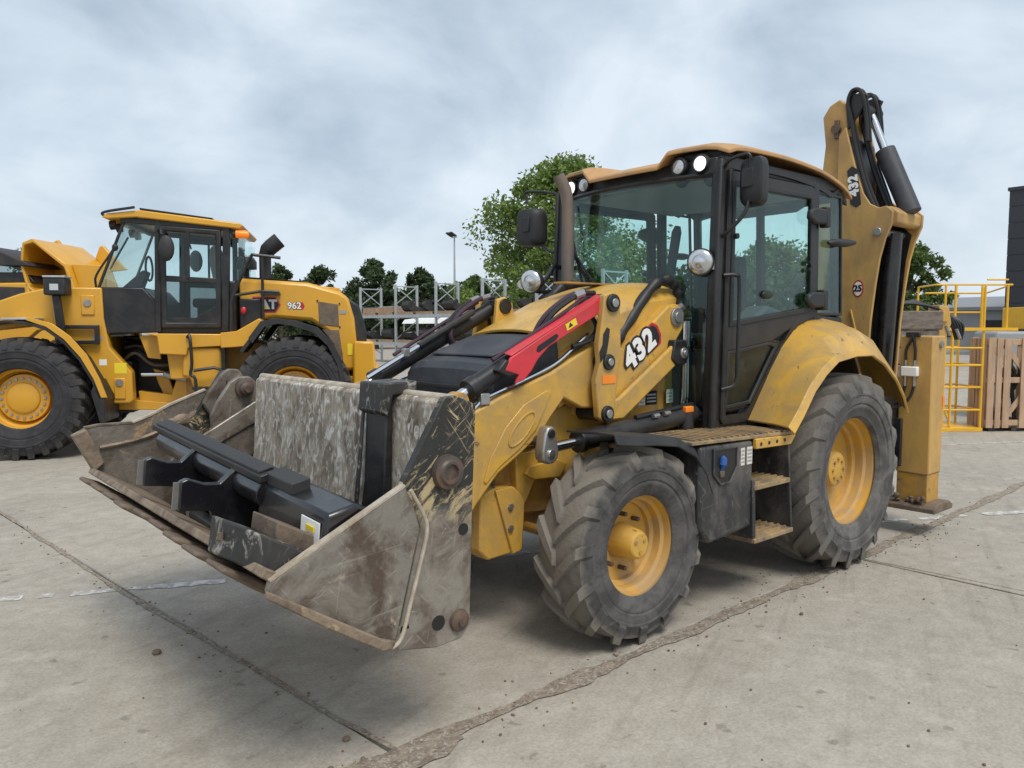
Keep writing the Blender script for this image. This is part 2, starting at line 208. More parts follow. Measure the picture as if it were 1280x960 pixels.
# ------------------------------------------------------------------ mesh helpers
COL = S.collection
def V(*a): return Vector(a)
class G:
    def __init__(s): s.v = []; s.f = []
    def add(s, vs, fs):
        o = len(s.v); s.v += [tuple(v) for v in vs]; s.f += [tuple(i+o for i in f) for f in fs]; return s
    def prism(s, pts, a0, a1, axis='y'):
        mk = {'y': lambda p, a: (p[0], a, p[1]), 'x': lambda p, a: (a, p[0], p[1]), 'z': lambda p, a: (p[0], p[1], a)}[axis]
        n = len(pts); vs = [mk(p, a0) for p in pts]+[mk(p, a1) for p in pts]
        fs = [tuple(range(n)), tuple(range(2*n-1, n-1, -1))]+[(i, i+n, (i+1) % n+n, (i+1) % n) for i in range(n)]
        return s.add(vs, fs)
    def frame(s, pts, w, a0, a1, axis='y', ws=None):
        mk = {'y': lambda p, a: (p[0], a, p[1]), 'x': lambda p, a: (a, p[0], p[1]), 'z': lambda p, a: (p[0], p[1], a)}[axis]
        inn = inset(pts, w, ws); n = len(pts)
        vs = [mk(p, a0) for p in pts]+[mk(p, a0) for p in inn]+[mk(p, a1) for p in pts]+[mk(p, a1) for p in inn]; fs = []
        for i in range(n):
            j = (i+1) % n
            fs += [(i, j, n+j, n+i), (2*n+i, 3*n+i, 3*n+j, 2*n+j), (i, 2*n+i, 2*n+j, j), (n+i, n+j, 3*n+j, 3*n+i)]
        return s.add(vs, fs)
    def box(s, x0, x1, y0, y1, z0, z1): return s.prism([(x0, y0), (x1, y0), (x1, y1), (x0, y1)], z0, z1, 'z')
    def beam(s, p0, p1, w, h, up=(0, 0, 1)):
        p0, p1 = Vector(p0), Vector(p1); d = (p1-p0).normalized(); u = Vector(up)
        if abs(d.dot(u)) > .95: u = Vector((1, 0, 0))
        a = d.cross(u).normalized(); b = a.cross(d)
        c = [(-1, -1), (1, -1), (1, 1), (-1, 1)]
        return s.add([p+a*(x*w/2)+b*(y*h/2) for p in (p0, p1) for x, y in c], [(0, 1, 2, 3), (7, 6, 5, 4), (0, 4, 5, 1), (1, 5, 6, 2), (2, 6, 7, 3), (3, 7, 4, 0)])
    def cyl(s, p0, p1, r0, r1=None, n=18):
        r1 = r0 if r1 is None else r1; return s.rings([(Vector(p0), r0), (Vector(p1), r1)], n)
    def rings(s, pr, n=12):
        P = [p for p, r in pr]; vs = []; prev = None
        for i, (p, r) in enumerate(pr):
            d = (P[min(i+1, len(P)-1)]-P[max(i-1, 0)]).normalized()
            if prev is None:
                u = Vector((0, 0, 1)) if abs(d.z) < .9 else Vector((1, 0, 0)); a = d.cross(u).normalized()
            else: a = (prev-d*prev.dot(d)).normalized()
            prev = a; b = d.cross(a)
            vs += [p+(a*math.cos(t)+b*math.sin(t))*r for t in [2*math.pi*k/n for k in range(n)]]
        m = len(pr); fs = [tuple(range(n-1, -1, -1)), tuple(range((m-1)*n, m*n))]
        for i in range(m-1):
            for k in range(n):
                k2 = (k+1) % n; fs.append((i*n+k, i*n+k2, (i+1)*n+k2, (i+1)*n+k))
        return s.add(vs, fs)
    def tube(s, pts, r, n=8, sub=5):
        P = spline([Vector(p) for p in pts], sub) if len(pts) > 2 and sub > 1 else [Vector(p) for p in pts]
        return s.rings([(p, r) for p in P], n)
    def lathe(s, prof, c=(0, 0, 0), n=48, axis='y', cap=True):        # prof: (radius, along axis); closed by caps on the axis if r=0
        vs = []; c = Vector(c)
        for r, a in prof:
            for k in range(n):
                t = 2*math.pi*k/n; x, z = r*math.cos(t), r*math.sin(t)
                vs.append(c+(Vector((x, a, z)) if axis == 'y' else Vector((x, z, a)) if axis == 'z' else Vector((a, x, z))))
        fs = []; m = len(prof)
        for i in range(m-1):
            for k in range(n):
                k2 = (k+1) % n; fs.append((i*n+k, (i+1)*n+k, (i+1)*n+k2, i*n+k2))
        if cap and prof[0][0] > 0 and prof[0] != prof[-1]: fs.append(tuple(range(n)))
        if cap and prof[-1][0] > 0 and prof[0] != prof[-1]: fs.append(tuple(range(m*n-1, (m-1)*n-1, -1)))
        return s.add(vs, fs)
    def ell(s, c, rx, ry, rz, n=14, m=9):
        c = Vector(c); vs = [c+Vector((0, 0, rz))]+[c+Vector((rx*math.sin(p)*math.cos(t), ry*math.sin(p)*math.sin(t), rz*math.cos(p))) for p in [math.pi*i/m for i in range(1, m)] for t in [2*math.pi*k/n for k in range(n)]]+[c-Vector((0, 0, rz))]
        fs = [(0, 1+k, 1+(k+1) % n) for k in range(n)]
        for i in range(m-2):
            for k in range(n): fs.append((1+i*n+k, 1+(i+1)*n+k, 1+(i+1)*n+(k+1) % n, 1+i*n+(k+1) % n))
        l = len(vs)-1; o = 1+(m-2)*n; fs += [(l, o+(k+1) % n, o+k) for k in range(n)]
        return s.add(vs, fs)
    def sheet(s, rows, th, nrm=None):       # rows: grid of points -> shell of thickness th along nrm (default per-vertex)
        m, n = len(rows), len(rows[0]); P = [[Vector(p) for p in r] for r in rows]; top = []; bot = []
        for i in range(m):
            for j in range(n):
                if nrm: nn = Vector(nrm)
                else:
                    a = P[min(i+1, m-1)][j]-P[max(i-1, 0)][j]; b = P[i][min(j+1, n-1)]-P[i][max(j-1, 0)]; nn = a.cross(b).normalized()
                top.append(P[i][j]); bot.append(P[i][j]-nn*th)
        N = m*n; fs = []
        for i in range(m-1):
            for j in range(n-1):
                a, b, c, d = i*n+j, (i+1)*n+j, (i+1)*n+j+1, i*n+j+1; fs += [(a, b, c, d), (N+d, N+c, N+b, N+a)]
        for i in range(m-1): fs += [(i*n, N+i*n, N+(i+1)*n, (i+1)*n), (i*n+n-1, (i+1)*n+n-1, N+(i+1)*n+n-1, N+i*n+n-1)]
        for j in range(n-1): fs += [(j, j+1, N+j+1, N+j), ((m-1)*n+j, N+(m-1)*n+j, N+(m-1)*n+j+1, (m-1)*n+j+1)]
        return s.add(top+bot, fs)
    def mesh(s, name, ang=35):
        me = bpy.data.meshes.new(name); me.from_pydata(s.v, [], s.f); bm = bmesh.new(); bm.from_mesh(me); bmesh.ops.recalc_face_normals(bm, faces=bm.faces); bm.to_mesh(me); bm.free()
        me.polygons.foreach_set('use_smooth', [True]*len(me.polygons)); me.set_sharp_from_angle(angle=R(ang)); me.update(); return me
    def mk(s, name, mat, parent=None, bevel=0, ang=35, seg=2):
        me = s.mesh(name, ang); me.materials.append(MAT[mat]); o = bpy.data.objects.new(name, me); COL.objects.link(o); o.parent = parent
        if bevel:
            b = o.modifiers.new('bevel', 'BEVEL'); b.width = bevel; b.segments = seg; b.limit_method = 'ANGLE'; b.angle_limit = R(28); b.harden_normals = False
        return o
def inset(pts, w, ws=None):
    n = len(pts); A = sum(pts[i][0]*pts[(i+1) % n][1]-pts[(i+1) % n][0]*pts[i][1] for i in range(n)); sg = 1 if A > 0 else -1; out = []
    ln = []
    for i in range(n):
        p, q = Vector(pts[i]), Vector(pts[(i+1) % n]); d = (q-p).normalized(); nn = Vector((-d.y, d.x))*sg; ln.append((p+nn*(ws[i] if ws else w), d))
    for i in range(n):
        (p, d), (q, e_) = ln[i-1], ln[i]; den = d.x*e_.y-d.y*e_.x
        if abs(den) < 1e-6: out.append(tuple(q)); continue
        t = ((q.x-p.x)*e_.y-(q.y-p.y)*e_.x)/den; out.append(tuple(p+d*t))
    return out
def spline(P, sub):
    Q = [P[0]+(P[0]-P[1])]+P+[P[-1]+(P[-1]-P[-2])]; out = []
    for i in range(1, len(Q)-2):
        for k in range(sub):
            t = k/sub; a, b, c, d = Q[i-1], Q[i], Q[i+1], Q[i+2]
            out.append(.5*((2*b)+(c-a)*t+(2*a-5*b+4*c-d)*t*t+(3*b-a-3*c+d)*t**3))
    return out+[P[-1]]
def arc(cx, cy, r, a0, a1, n): return [(cx+r*math.cos(R(a0+(a1-a0)*i/n)), cy+r*math.sin(R(a0+(a1-a0)*i/n))) for i in range(n+1)]
def oval(cx, cy, rx, ry, rot=0, n=20):
    c, s = math.cos(R(rot)), math.sin(R(rot)); return [(cx+rx*math.cos(t)*c-ry*math.sin(t)*s, cy+rx*math.cos(t)*s+ry*math.sin(t)*c) for t in [2*math.pi*k/n for k in range(n)]]
def thing(name, label, cat, loc=(0, 0, 0), rz=0, group=None):
    o = bpy.data.objects.new(name, None); COL.objects.link(o); o.location = loc; o.rotation_euler = (0, 0, rz); o.empty_display_size = .3
    return tag(o, label, cat, group)
def tag(o, label, cat, group=None):
    o['label'] = label; o['category'] = cat
    if group: o['group'] = group
    return o
def struct(o): o['kind'] = 'structure'; return o
def text(s, size, mat, parent, origin, u, v, name='lettering', off=0.0, ext=.0012, shear=0, spacing=1, push=0, ox=0):
    cu = bpy.data.curves.new(name, 'FONT'); cu.body = s; cu.size = size; cu.extrude = ext; cu.offset = off; cu.align_x = 'CENTER'; cu.align_y = 'CENTER'; cu.space_character = spacing; cu.shear = shear; cu.resolution_u = 3
    t = bpy.data.objects.new(name, cu); COL.objects.link(t); dg = bpy.context.evaluated_depsgraph_get(); me = bpy.data.meshes.new_from_object(t.evaluated_get(dg)); bpy.data.objects.remove(t)
    u, v = Vector(u).normalized(), Vector(v).normalized(); n = u.cross(v); o_ = Vector(origin)+n*push
    for vt in me.vertices: c = vt.co.copy(); vt.co = o_+u*c.x+v*c.y+n*c.z
    me.materials.clear(); me.materials.append(MAT[mat]); ob = bpy.data.objects.new(name, me); COL.objects.link(ob); ob.parent = parent; return ob
def plate_on(pts2, origin, u, v, th=.002):     # flat polygon in an oriented plane
    u, v = Vector(u).normalized(), Vector(v).normalized(); n = u.cross(v); o = Vector(origin); k = len(pts2)
    vs = [o+u*a+v*b for a, b in pts2]+[o+u*a+v*b+n*th for a, b in pts2]
    return G().add(vs, [tuple(range(k)), tuple(range(k, 2*k))]+[(i, (i+1) % k, (i+1) % k+k, i+k) for i in range(k)])
def copy_tree(o, parent=None, **kw):
    c = o.copy(); COL.objects.link(c); c.parent = parent
    for ch in list(o.children): copy_tree(ch, c)
    return c
# ================================================================== SETTING: yard
ground = struct(G().add([(-900, -900, -.03), (900, -900, -.03), (900, 900, -.03), (-900, 900, -.03)], [(0, 1, 2, 3)]).mk('ground', 'concrete'))
JX = lambda k, y: 3.73+4.0*k-.105*(y-1.05)
JY = lambda j, x: 1.06+3.95*j-.017*(3.7-x)
for k in range(-7, 3):
    for j in range(-7, 3):
        c = []
        for a, b, sx, sy in ((k-1, j-1, 1, 1), (k, j-1, -1, 1), (k, j, -1, -1), (k-1, j, 1, -1)):
            y = 1.06+3.95*b; x = JX(a, y); y = JY(b, x); c.append((x+sx*.006, y+sy*.006))
        z = random.uniform(-.002, .0015)*.6
        G().prism(c, -.12, z, 'z').mk('concrete_slab', 'concrete', ground, .008, seg=1)
def ribbon(pts, w, name, mat, z=.004, seed=0, step=.025, rag=.6, gap=0):
    P = [Vector((x, y, 0)) for x, y in pts]; g = G(); s = 0; rows = []
    for i in range(len(P)-1):
        d = P[i+1]-P[i]; n = max(2, int(d.length/step)); t = Vector((-d.y, d.x, 0)).normalized()
        for q in range(n+(i == len(P)-2)):
            p = P[i]+d*q/n; s += step
            a = w*(.5+rag*noise.noise(Vector((s*2.2, seed, 1)))+.35*rag*noise.noise(Vector((s*11, seed, 4)))); b = w*(.5+rag*noise.noise(Vector((s*2.2, seed, 7)))+.35*rag*noise.noise(Vector((s*11, seed, 9))))
            off = .3*w*noise.noise(Vector((s*.9, seed, 12)))
            ok = gap == 0 or noise.noise(Vector((s*3.1, seed, 20)))+.5*noise.noise(Vector((s*9, seed, 21))) > gap
            rows.append((p+t*(max(a, .004)+off), p-t*(max(b, .004)-off), ok))
    for i in range(len(rows)-1):
        if not rows[i][2]: continue
        a, b, c, d = rows[i][0], rows[i][1], rows[i+1][1], rows[i+1][0]
        g.add([(v.x, v.y, z) for v in (a, b, c, d)], [(0, 1, 2, 3)])
    o = struct(g.mk(name, mat)); return o
ribbon([(5.2, 1.09), (3.72, 1.08), (.2, 1.05), (-4.3, .95), (-24, .6)], .085, 'joint_filling', 'joint_dirt', .005, 3)
ribbon([(3.70, 1.2), (3.87, -.2), (4.06, -1.74), (4.33, -4.77), (4.8, -9.5)], .032, 'joint_filling', 'joint_dirt', .0045, 9)
ribbon([(-.25, 1.1), (-.36, 4.8)], .018, 'joint_filling', 'joint_dirt', .004, 5)
ribbon([(3.45, 1.10), (3.72, 1.09), (4.0, 1.08)], .13, 'joint_filling', 'joint_dirt', .006, 15, rag=1.0)
ribbon([(7.5, -3.4), (4.67, -2.04), (3.41, -1.46), (-1.64, .73), (-2.84, 1.37), (-7, 3.1)], .085, 'painted_line', 'paint_line', .0035, 17, step=.02, rag=.6, gap=-.22)
ribbon([(-3.4, -2.5), (-12, 2.2)], .07, 'painted_line', 'paint_line', .0035, 27, step=.04, rag=.35, gap=-.1)
g = G()
for i in range(420):        # grit and crumbs lying on the slabs
    if i < 250: x = random.uniform(-2, 5); y = 1.06+random.gauss(0, .10)
    elif i < 330: y = random.uniform(-4, 1.2); x = 3.78-.105*(y-1)+random.gauss(0, .06)
    else: x = random.uniform(-3, 5.5); y = random.uniform(-3, 3)
    r = random.uniform(.003, .008)
    g.ell((x, y, r*.6), r*random.uniform(.7, 1.5), r, r*.7, 5, 3)
for x, y, r in ((4.17, -.55, .022), (3.83, .85, .016), (3.98, 1.0, .012), (1.1, 1.35, .012)): g.ell((x, y, r*.6), r*1.2, r, r*.7, 7, 4)
o = g.mk('grit', 'mud'); o['kind'] = 'stuff'; 
# ================================================================== trees
def tree(name, label, loc, h, cr, mat, nleaf, leaf, clumps, trunk=.22, low=.25, cone=0, group=None, seed=1):
    rnd = random.Random(seed); t = thing(name, label, 'tree', loc, 0, group); g = G()
    g.rings([(V(0, 0, -.05), trunk*1.25), (V(.05, 0, h*.2), trunk), (V(0, .08, h*.5), trunk*.6), (V(.1, 0, h*.82), trunk*.2)], 9); g2 = G(); cl = []
    for i in range(clumps):
        q = rnd.random(); z = h*(low+(1-low)*q**.85); prof = (1-cone)*math.sin(math.pi*min(1, (.18+.82*(z/h-low)/(1-low))))**.6+cone*(1.02-(z/h-low)/(1-low))
        a = rnd.uniform(0, 6.283); r = cr*prof*math.sqrt(rnd.uniform(.12, 1))*rnd.uniform(.7, 1.2)
        c = V(r*math.cos(a), r*math.sin(a), z); cl.append((c, cr*rnd.uniform(.09, .25)*(1-.45*cone)))
        if i % 3 == 0:
            z0 = z*rnd.uniform(.55, .8); m = V(c.x*.45, c.y*.45, (z0+z)/2+.1); g.rings([(V(0, 0, z0*.9), trunk*.35), (m, trunk*.2), (c, trunk*.05)], 5)
    g.mk('trunk', 'bark', t)
    per = nleaf//clumps
    for c, r in cl:
        for k in range(per):
            d = V(rnd.gauss(0, 1), rnd.gauss(0, 1), rnd.gauss(0, .75)); d = d.normalized()*r*rnd.uniform(.3, 1.15)**.7; p = c+d
            n = V(rnd.gauss(0, 1), rnd.gauss(0, 1), rnd.gauss(.6, 1)).normalized(); u = n.orthogonal().normalized(); u.rotate(Matrix.Rotation(rnd.uniform(0, 6.28), 3, n)); v = n.cross(u); s = leaf*rnd.uniform(.6, 1.35)
            g2.add([p-u*s, p-v*s*.5, p+u*s, p+v*s*.5], [(0, 1, 2, 3)])
    me = bpy.data.meshes.new('crown'); me.from_pydata(g2.v, [], g2.f); me.materials.append(MAT[mat]); o = bpy.data.objects.new('crown', me); COL.objects.link(o); o.parent = t; return t
tree('broadleaf_tree', 'tall bright green broadleaf tree rising behind the backhoe cab', (-24.6, -27.0, 0), 10.4, 5.0, 'leaf', 32000, .13, 190, .24, .10, seed=3)
tree('broadleaf_tree', 'round green tree rising beside the dark clad building', (-33.4, -12.3, 0), 5.5, 1.9, 'leaf_mid', 11000, .12, 70, .16, .15, seed=5)
tree('broadleaf_tree', 'leafy tree seen through the side door glass of the backhoe cab', (-39.5, -23.6, 0), 6.9, 4.0, 'leaf_mid', 12000, .17, 80, .2, .1, seed=6)
tree('broadleaf_tree', 'spreading tree seen through the rear window of the backhoe cab', (-30, -20.4, 0), 4.6, 2.6, 'leaf_mid', 9000, .15, 70, .2, .1, seed=16)
tree('pine_tree', 'dark rounded pine standing behind the first bay of the racking', (-26.2, -49.6, 0), 6.6, 3.0, 'leaf_pine', 12000, .16, 80, .18, .12, .15, seed=7)
tree('pine_tree', 'narrow dark pine between the lighting mast and the rounded pine', (-29.6, -48.4, 0), 6.1, 2.5, 'leaf_pine', 9000, .15, 60, .16, .1, .35, seed=8)
tree('pine_tree', 'low dark pine showing just right of the lighting mast', (-31.5, -43.6, 0), 5.4, 2.6, 'leaf_mid', 8000, .15, 60, .16, .1, .2, seed=9)
tree('distant_tree', 'distant tree showing above the wheel loader hood beside its exhaust', (-24.6, -63.6, 0), 6.9, 3.0, 'leaf_pine', 6000, .2, 50, .18, .02, .1, seed=10)
tree('distant_tree', 'distant dark tree above the rear end of the wheel loader hood', (-27.3, -61.2, 0), 6.8, 3.0, 'leaf_pine', 6000, .2, 50, .18, .02, .2, seed=11)
tree('distant_tree', 'distant tree showing left of the wheel loader cab windscreen', (-6.0, -68, 0), 7.8, 3.6, 'leaf_pine', 6000, .2, 50, .18, .02, .1, seed=12)
for i in range(1):      # hedge line far behind the racking
    g2 = G(); rnd = random.Random(33)
    for k in range(60000):
        y = rnd.uniform(-100, -14); x = -33+rnd.uniform(-1.5, 1.5)+.1*(y+40); h = 4.9+2.2*noise.noise(V(y*.26, 3, 0))+1.0*noise.noise(V(y*.9, 8, 0)); z = h*rnd.random()**.7; p = V(x, y, z)
        n = V(rnd.gauss(.6, 1), rnd.gauss(0, 1), rnd.gauss(.5, 1)).normalized(); u = n.orthogonal().normalized(); v = n.cross(u); s = .17*rnd.uniform(.6, 1.4); g2.add([p-u*s, p-v*s*.6, p+u*s, p+v*s*.6], [(0, 1, 2, 3)])
    me = bpy.data.meshes.new('hedge'); me.from_pydata(g2.v, [], g2.f); me.materials.append(MAT['leaf_pine']); o = bpy.data.objects.new('hedge', me); COL.objects.link(o)
    tag(o, 'long dark hedge running behind the steel racking', 'hedge'); o['kind'] = 'stuff'
# ================================================================== racking, mast, buildings
rk = thing('pallet_rack', 'grey galvanised pallet racking with cross braced end frames behind the machines', 'racking', (-14.9, -24.4, 0))
RY = [-6.6, -3.3, 0, 3.28, 6.55, 9.9]; XF, XB = .6, -.6
for y in RY:
    for x in (XF, XB):
        G().box(x-.045, x+.045, y-.05, y+.05, 0, 3.68).mk('upright', 'galv', rk); G().box(x-.07, x+.07, y-.07, y+.07, 0, .012).mk('base_plate', 'galv', rk)
    zz = [.3, 1.1, 2.0, 2.75, 3.6]
    for i in range(4):
        a, b = (XF, XB) if i % 2 else (XB, XF); G().beam((a, y, zz[i]), (b, y, zz[i+1]), .04, .025, (0, 1, 0)).mk('brace', 'galv', rk)
        if i > 1: G().beam((b, y+.03, zz[i]), (a, y+.03, zz[i+1]), .04, .025, (0, 1, 0)).mk('brace', 'galv', rk)
    G().beam((XF, y, 3.6), (XB, y, 3.6), .03, .05).mk('brace', 'galv', rk)
for i in range(len(RY)-1):
    for z in (.9, 2.2):
        for x in (XF+.06, XB-.06): G().box(x-.025, x+.025, RY[i]+.052, RY[i+1]-.052, z-.07, z+.07).mk('beam', 'galv', rk)
def pallet(x, y, z):
    t = thing('wooden_pallet', 'wooden pallet resting on the %s beams of the steel racking' % ('upper' if z > 2 else 'lower'), 'pallet', (x, y, z), 0, 'pallets on the %s racking beams' % ('upper' if z > 2 else 'lower'))
    for k in range(6): G().box(-.5, .5, -.58+k*.2, -.58+k*.2+.14, .10, .122).mk('deck_board', 'pallet', t)
    for xx in (-.45, 0, .45): G().box(xx-.04, xx+.04, -.6, .6, .0, .10).mk('bearer', 'pallet', t)
rnd = random.Random(4); adj = ['scooped', 'hooked', 'ribbed', 'toothed', 'coupled']
for i in range(5):
    for j, z in enumerate((.97, 2.27)):
        for q in (-.78, .78):
            y = (RY[i]+RY[i+1])/2-24.4+q; x = -14.7
            pallet(x, y, z)
            if j and i == 0: continue
            t = thing('attachment', 'black steel digger attachment on a pallet on the %s racking level' % ('upper' if j else 'lower'), 'attachment', (x, y, z+.122), rnd.uniform(-.5, .5), 'black attachments on the %s racking level' % ('upper' if j else 'lower'))
            w = rnd.uniform(.3, .5); hh = rnd.uniform(.3, .52); prof = [(-.42, 0), (.1, 0)]+[(.1+.32*math.sin(a), .32-.32*math.cos(a)) for a in [.4, .8, 1.2, 1.6]]+[(.36, hh), (.2, hh+.08), (.05, hh*.6), (-.42, .10)]
            for s in (-1, 1): G().prism(prof, s*w-.02, s*w+.02).mk('side_plate', 'dark_load', t)
            G().prism([(-.42, 0), (.1, 0), (.34, .15), (.42, .32), (.36, hh), (.32, hh-.03), (.37, .32), (.3, .19), (.08, .04), (-.42, .03)], -w, w).mk('shell', 'dark_load', t)
            G().cyl((.16, -w*1.1, hh+.0), (.16, w*1.1, hh), .04, n=8).mk('pin', 'steel' if rnd.random() < .3 else 'dark_load', t)
            G().tube([(-.2, -.2, .1), (-.1, 0, hh+.15*rnd.random()), (.1, .2, hh*.8), (.3, .25, .3)], .025, 6).mk('hose', 'hose', t)
for i, (q, lab) in enumerate(((-.75, 'pale sheet of boards stacked on the racking under blue wrap'), (.78, 'second stack of pale boards lying on the racking'))):
    t = thing('board_stack', lab, 'boards', (-14.75, -24.4+(RY[0]+RY[1])/2+q, 2.392)); 
    for k in range(5): G().box(-.48, .48, -.62, .62, k*.05, k*.05+.044).mk('board', 'wood', t)
    G().box(-.49, .49, -.63, .63, .255, .275).mk('wrap', 'blue_cap' if i == 0 else 'white', t)
t = thing('container', 'tall matt black container standing behind the racking near the tree', 'container', (-16.9, -19.5, 0)); 
G().box(-.5, .5, -.9, .9, .1, 3.5).mk('body', 'dark_load', t, .02)
for k in range(9): G().box(.5, .53, -.85+k*.19, -.75+k*.19, .2, 3.4).mk('rib', 'dark_load', t)
for s in (-.7, .7): G().box(-.5, .5, s-.1, s+.1, 0, .1).mk('skid', 'dark_load', t)
t = thing('marquee', 'low white canopy tent beyond the racking', 'tent', (-22.5, -35.3, 0))
G().prism([(-1.5, 1.9), (1.5, 1.9), (1.3, 2.15), (.0, 2.3), (-1.3, 2.15)], -2.4, 2.4).mk('canopy', 'canopy', t)
for x in (-1.4, 1.4):
    for y in (-2.3, 2.3): G().cyl((x, y, 0), (x, y, 1.9), .04, n=8).mk('pole', 'galv', t)
t = thing('lighting_mast', 'tall slim grey lighting mast with a small floodlight head', 'lamp post', (-30.7, -45.3, 0))
G().rings([(V(0, 0, 0), .13), (V(0, 0, .3), .12), (V(0, 0, 4), .10), (V(0, 0, 8.6), .06)], 10).mk('mast', 'galv', t)
G().beam((0, -.35, 8.62), (0, .35, 8.62), .06, .06).mk('crossbar', 'galv', t)
for s in (-.22, .22): G().beam((.05, s, 8.70), (.55, s, 8.95), .32, .10).mk('floodlight', 'dark_load', t)
b = thing('warehouse', 'dark grey metal clad warehouse block at the yard edge', 'building', (-46.2, -12.2, 0), R(0))
G().box(-14, 0, .1, 26, 0, 9.55).mk('wall', 'cladding', b)
for k in range(10): G().box(.0, .03, .1, 26, .3+k*.93, .3+k*.93+.88).mk('cladding_panel', 'cladding', b); G().box(-14, -.02, .07, .1, .3+k*.93, .3+k*.93+.88).mk('cladding_panel', 'cladding', b)
G().box(-14.1, .1, 0, 26.1, 9.55, 9.75).mk('parapet', 'cladding', b)
b = thing('low_building', 'low grey shed with a shallow roof beyond the yellow cage', 'building', (-60, -20, 0))
G().box(-8, 0, -8, 16, 0, 3.0).mk('wall', 'wall_grey', b); G().prism([(-8.4, 2.95), (.4, 2.95), (.4, 3.2), (-4, 4.1), (-8.4, 3.2)], -8.4, 16.4).mk('roof', 'roof_grey', b)
for k in range(5): G().box(.0, .05, -6+k*4.2, -3.4+k*4.2, .9, 2.2).mk('window', 'dark_load', b)
# ================================================================== right-hand yard things: cage, crates, attachment
EX = Vector((-.7595, .6505, 0)); RZc = math.atan2(EX.y, EX.x)
t = thing('safety_cage', 'yellow tubular access cage with handrails beside the wooden crates', 'cage', (-8.16, -1.32, 0), RZc)   # local x = right, local y = away from the yard
def bar(p, q, r=.016, nm='rail'): G().cyl(p, q, r, n=8).mk(nm, 'cage_yellow', t)
G().box(-.02, .66, -.02, .72, 0, .06).mk('base', 'cage_yellow', t, .006)
for x in (0, .12, .62):
    for y in (0, .7): bar((x, y, .06), (x, y, 1.64), .02, 'post')
for y in (0, .7):
    for z in (.35, .72, 1.08, 1.36): bar((0, y, z), (.62, y, z))
for x in (0, .62):
    for z in (.35, .72, 1.08): bar((x, 0, z), (x, .7, z))
for x in (.26, .38, .5): bar((x, .7, .06), (x, .7, 1.64), .012)
G().frame([(-.12, -.04), (1.15, -.04), (1.15, .9), (-.12, .9)], .05, 1.64, 1.69, 'z').mk('deck_frame', 'cage_yellow', t)
for x, y in ((-.02, 0), (.14, 0), (.32, .3), (.62, 0), (.78, .35), (.98, .0), (1.1, .85), (-.02, .85)): bar((x, y, 1.69), (x, y, 2.38), .018, 'post')
for z in (2.38, 2.05):
    bar((-.18, 0, z), (1.05, 0, z), .015) if z > 2.2 else None
    bar((.1, .85, z-.1), (1.15, .85, z-.1), .015)
bar((-.18, 0, 2.38), (-.02, .85, 2.38), .014); bar((1.05, 0, 2.38), (1.15, .85, 2.28), .014); bar((.64, 0, 2.46), (.98, 0, 2.46), .014)
bar((-.3, -.1, .06), (-.1, 0, 1.0), .02, 'stay'); bar((.2, .1, .06), (.0, .3, .9), .018, 'stay'); G().box(-.34, -.02, -.14, -.02, 0, .06).mk('base', 'cage_yellow', t)
def crate(lab, x, w, h, d, y=0):
    o = Vector((-8.58, -.90, 0))+EX*x+Vector((EX.y, -EX.x, 0))*(-y); t = thing('wooden_crate', lab, 'crate', o, RZc)
    n = [0, .14, .26, w*.55, w-.22, w-.10]
    for s, yy in ((0, 0), (1, d)):
        for k, xx in enumerate(n):
            if s and k % 2: continue
            G().box(xx, xx+(.11 if k not in (1,) else .09), yy, yy+.022, .06, h-.01*(k % 3)).mk('board', 'wood', t, .003, seg=1)
        for z in (.10, h*.52, h-.12): G().box(.001, w-.001, yy+(.023 if not s else -.025), yy+(.047 if not s else -.001), z, z+.09).mk('rail', 'wood', t, .003, seg=1)
        yb = yy+(.052 if not s else -.06)
        G().beam((.28, yb, .15), (w-.25, yb, h*.5), .02, .08, (0, 0, 1)).mk('brace', 'wood', t); G().beam((.28, yb, h-.12), (w-.25, yb, h*.55), .02, .08, (0, 0, 1)).mk('brace', 'wood', t)
    for xx in (0, w-.022):
        for k in range(5): G().box(xx, xx+.022, .06+k*d/5.2, .06+k*d/5.2+.12, .06, h-.02).mk('board', 'wood', t)
    G().box(.03, w-.03, .10, d-.10, .06, .10).mk('floor', 'wood', t)
    for xx in (.06, w/2-.05, w-.16): G().box(xx, xx+.1, 0.03, d-.03, 0, .06).mk('skid', 'dark_load', t)
    for k in range(4): G().tube([(.3+.12*k, .3, .1), (.35+.1*k, .45, .7+.15*k), (.5+.08*k, .35, .9), (.45, .5, .12)], .03, 6).mk('packed_hose', 'dark_load', t)
crate('open slatted wooden crate standing beside the yellow cage', .10, .98, 1.53, .45)
crate('open slatted wooden crate on the far side of the first crate', 1.13, .98, 1.50, .45)
t = thing('yellow_container', 'yellow steel frame box stored behind the wooden crates', 'container', (-9.35, -1.02, 0), RZc)
G().box(1.42, 2.6, 1.1, 2.0, 1.66, 2.07).mk('panel', 'cage_yellow', t, .01); G().box(1.22, 2.6, 1.15, 2.0, 1.45, 1.62).mk('beam', 'yellow_clean', t, .01)
for x in (1.45, 2.4): G().box(x, x+.12, 1.2, 1.9, 0, 1.45).mk('leg', 'yellow_clean', t)
t = thing('hydraulic_grab', 'brown worn hydraulic attachment with black hose loops standing behind the stabiliser leg', 'attachment', (-6.1, -1.16, 0), RZc)
G().box(-.5, .60, -.02, .55, 1.66, 1.93).mk('head_block', 'brown_block', t, .02)
G().box(-.45, .56, .0, .5, 1.42, 1.655).mk('wear_plate', 'clam_in', t, .01)
for k in range(4): G().box(-.4, .56-.02*k, .02, .48, .42+k*.25, .42+k*.25+.235).mk('wear_plate', 'brown_block', t, .012)
for x in (-.3, .4): G().box(x, x+.14, .1, .4, 0, .42).mk('leg', 'yellow_dirty', t)
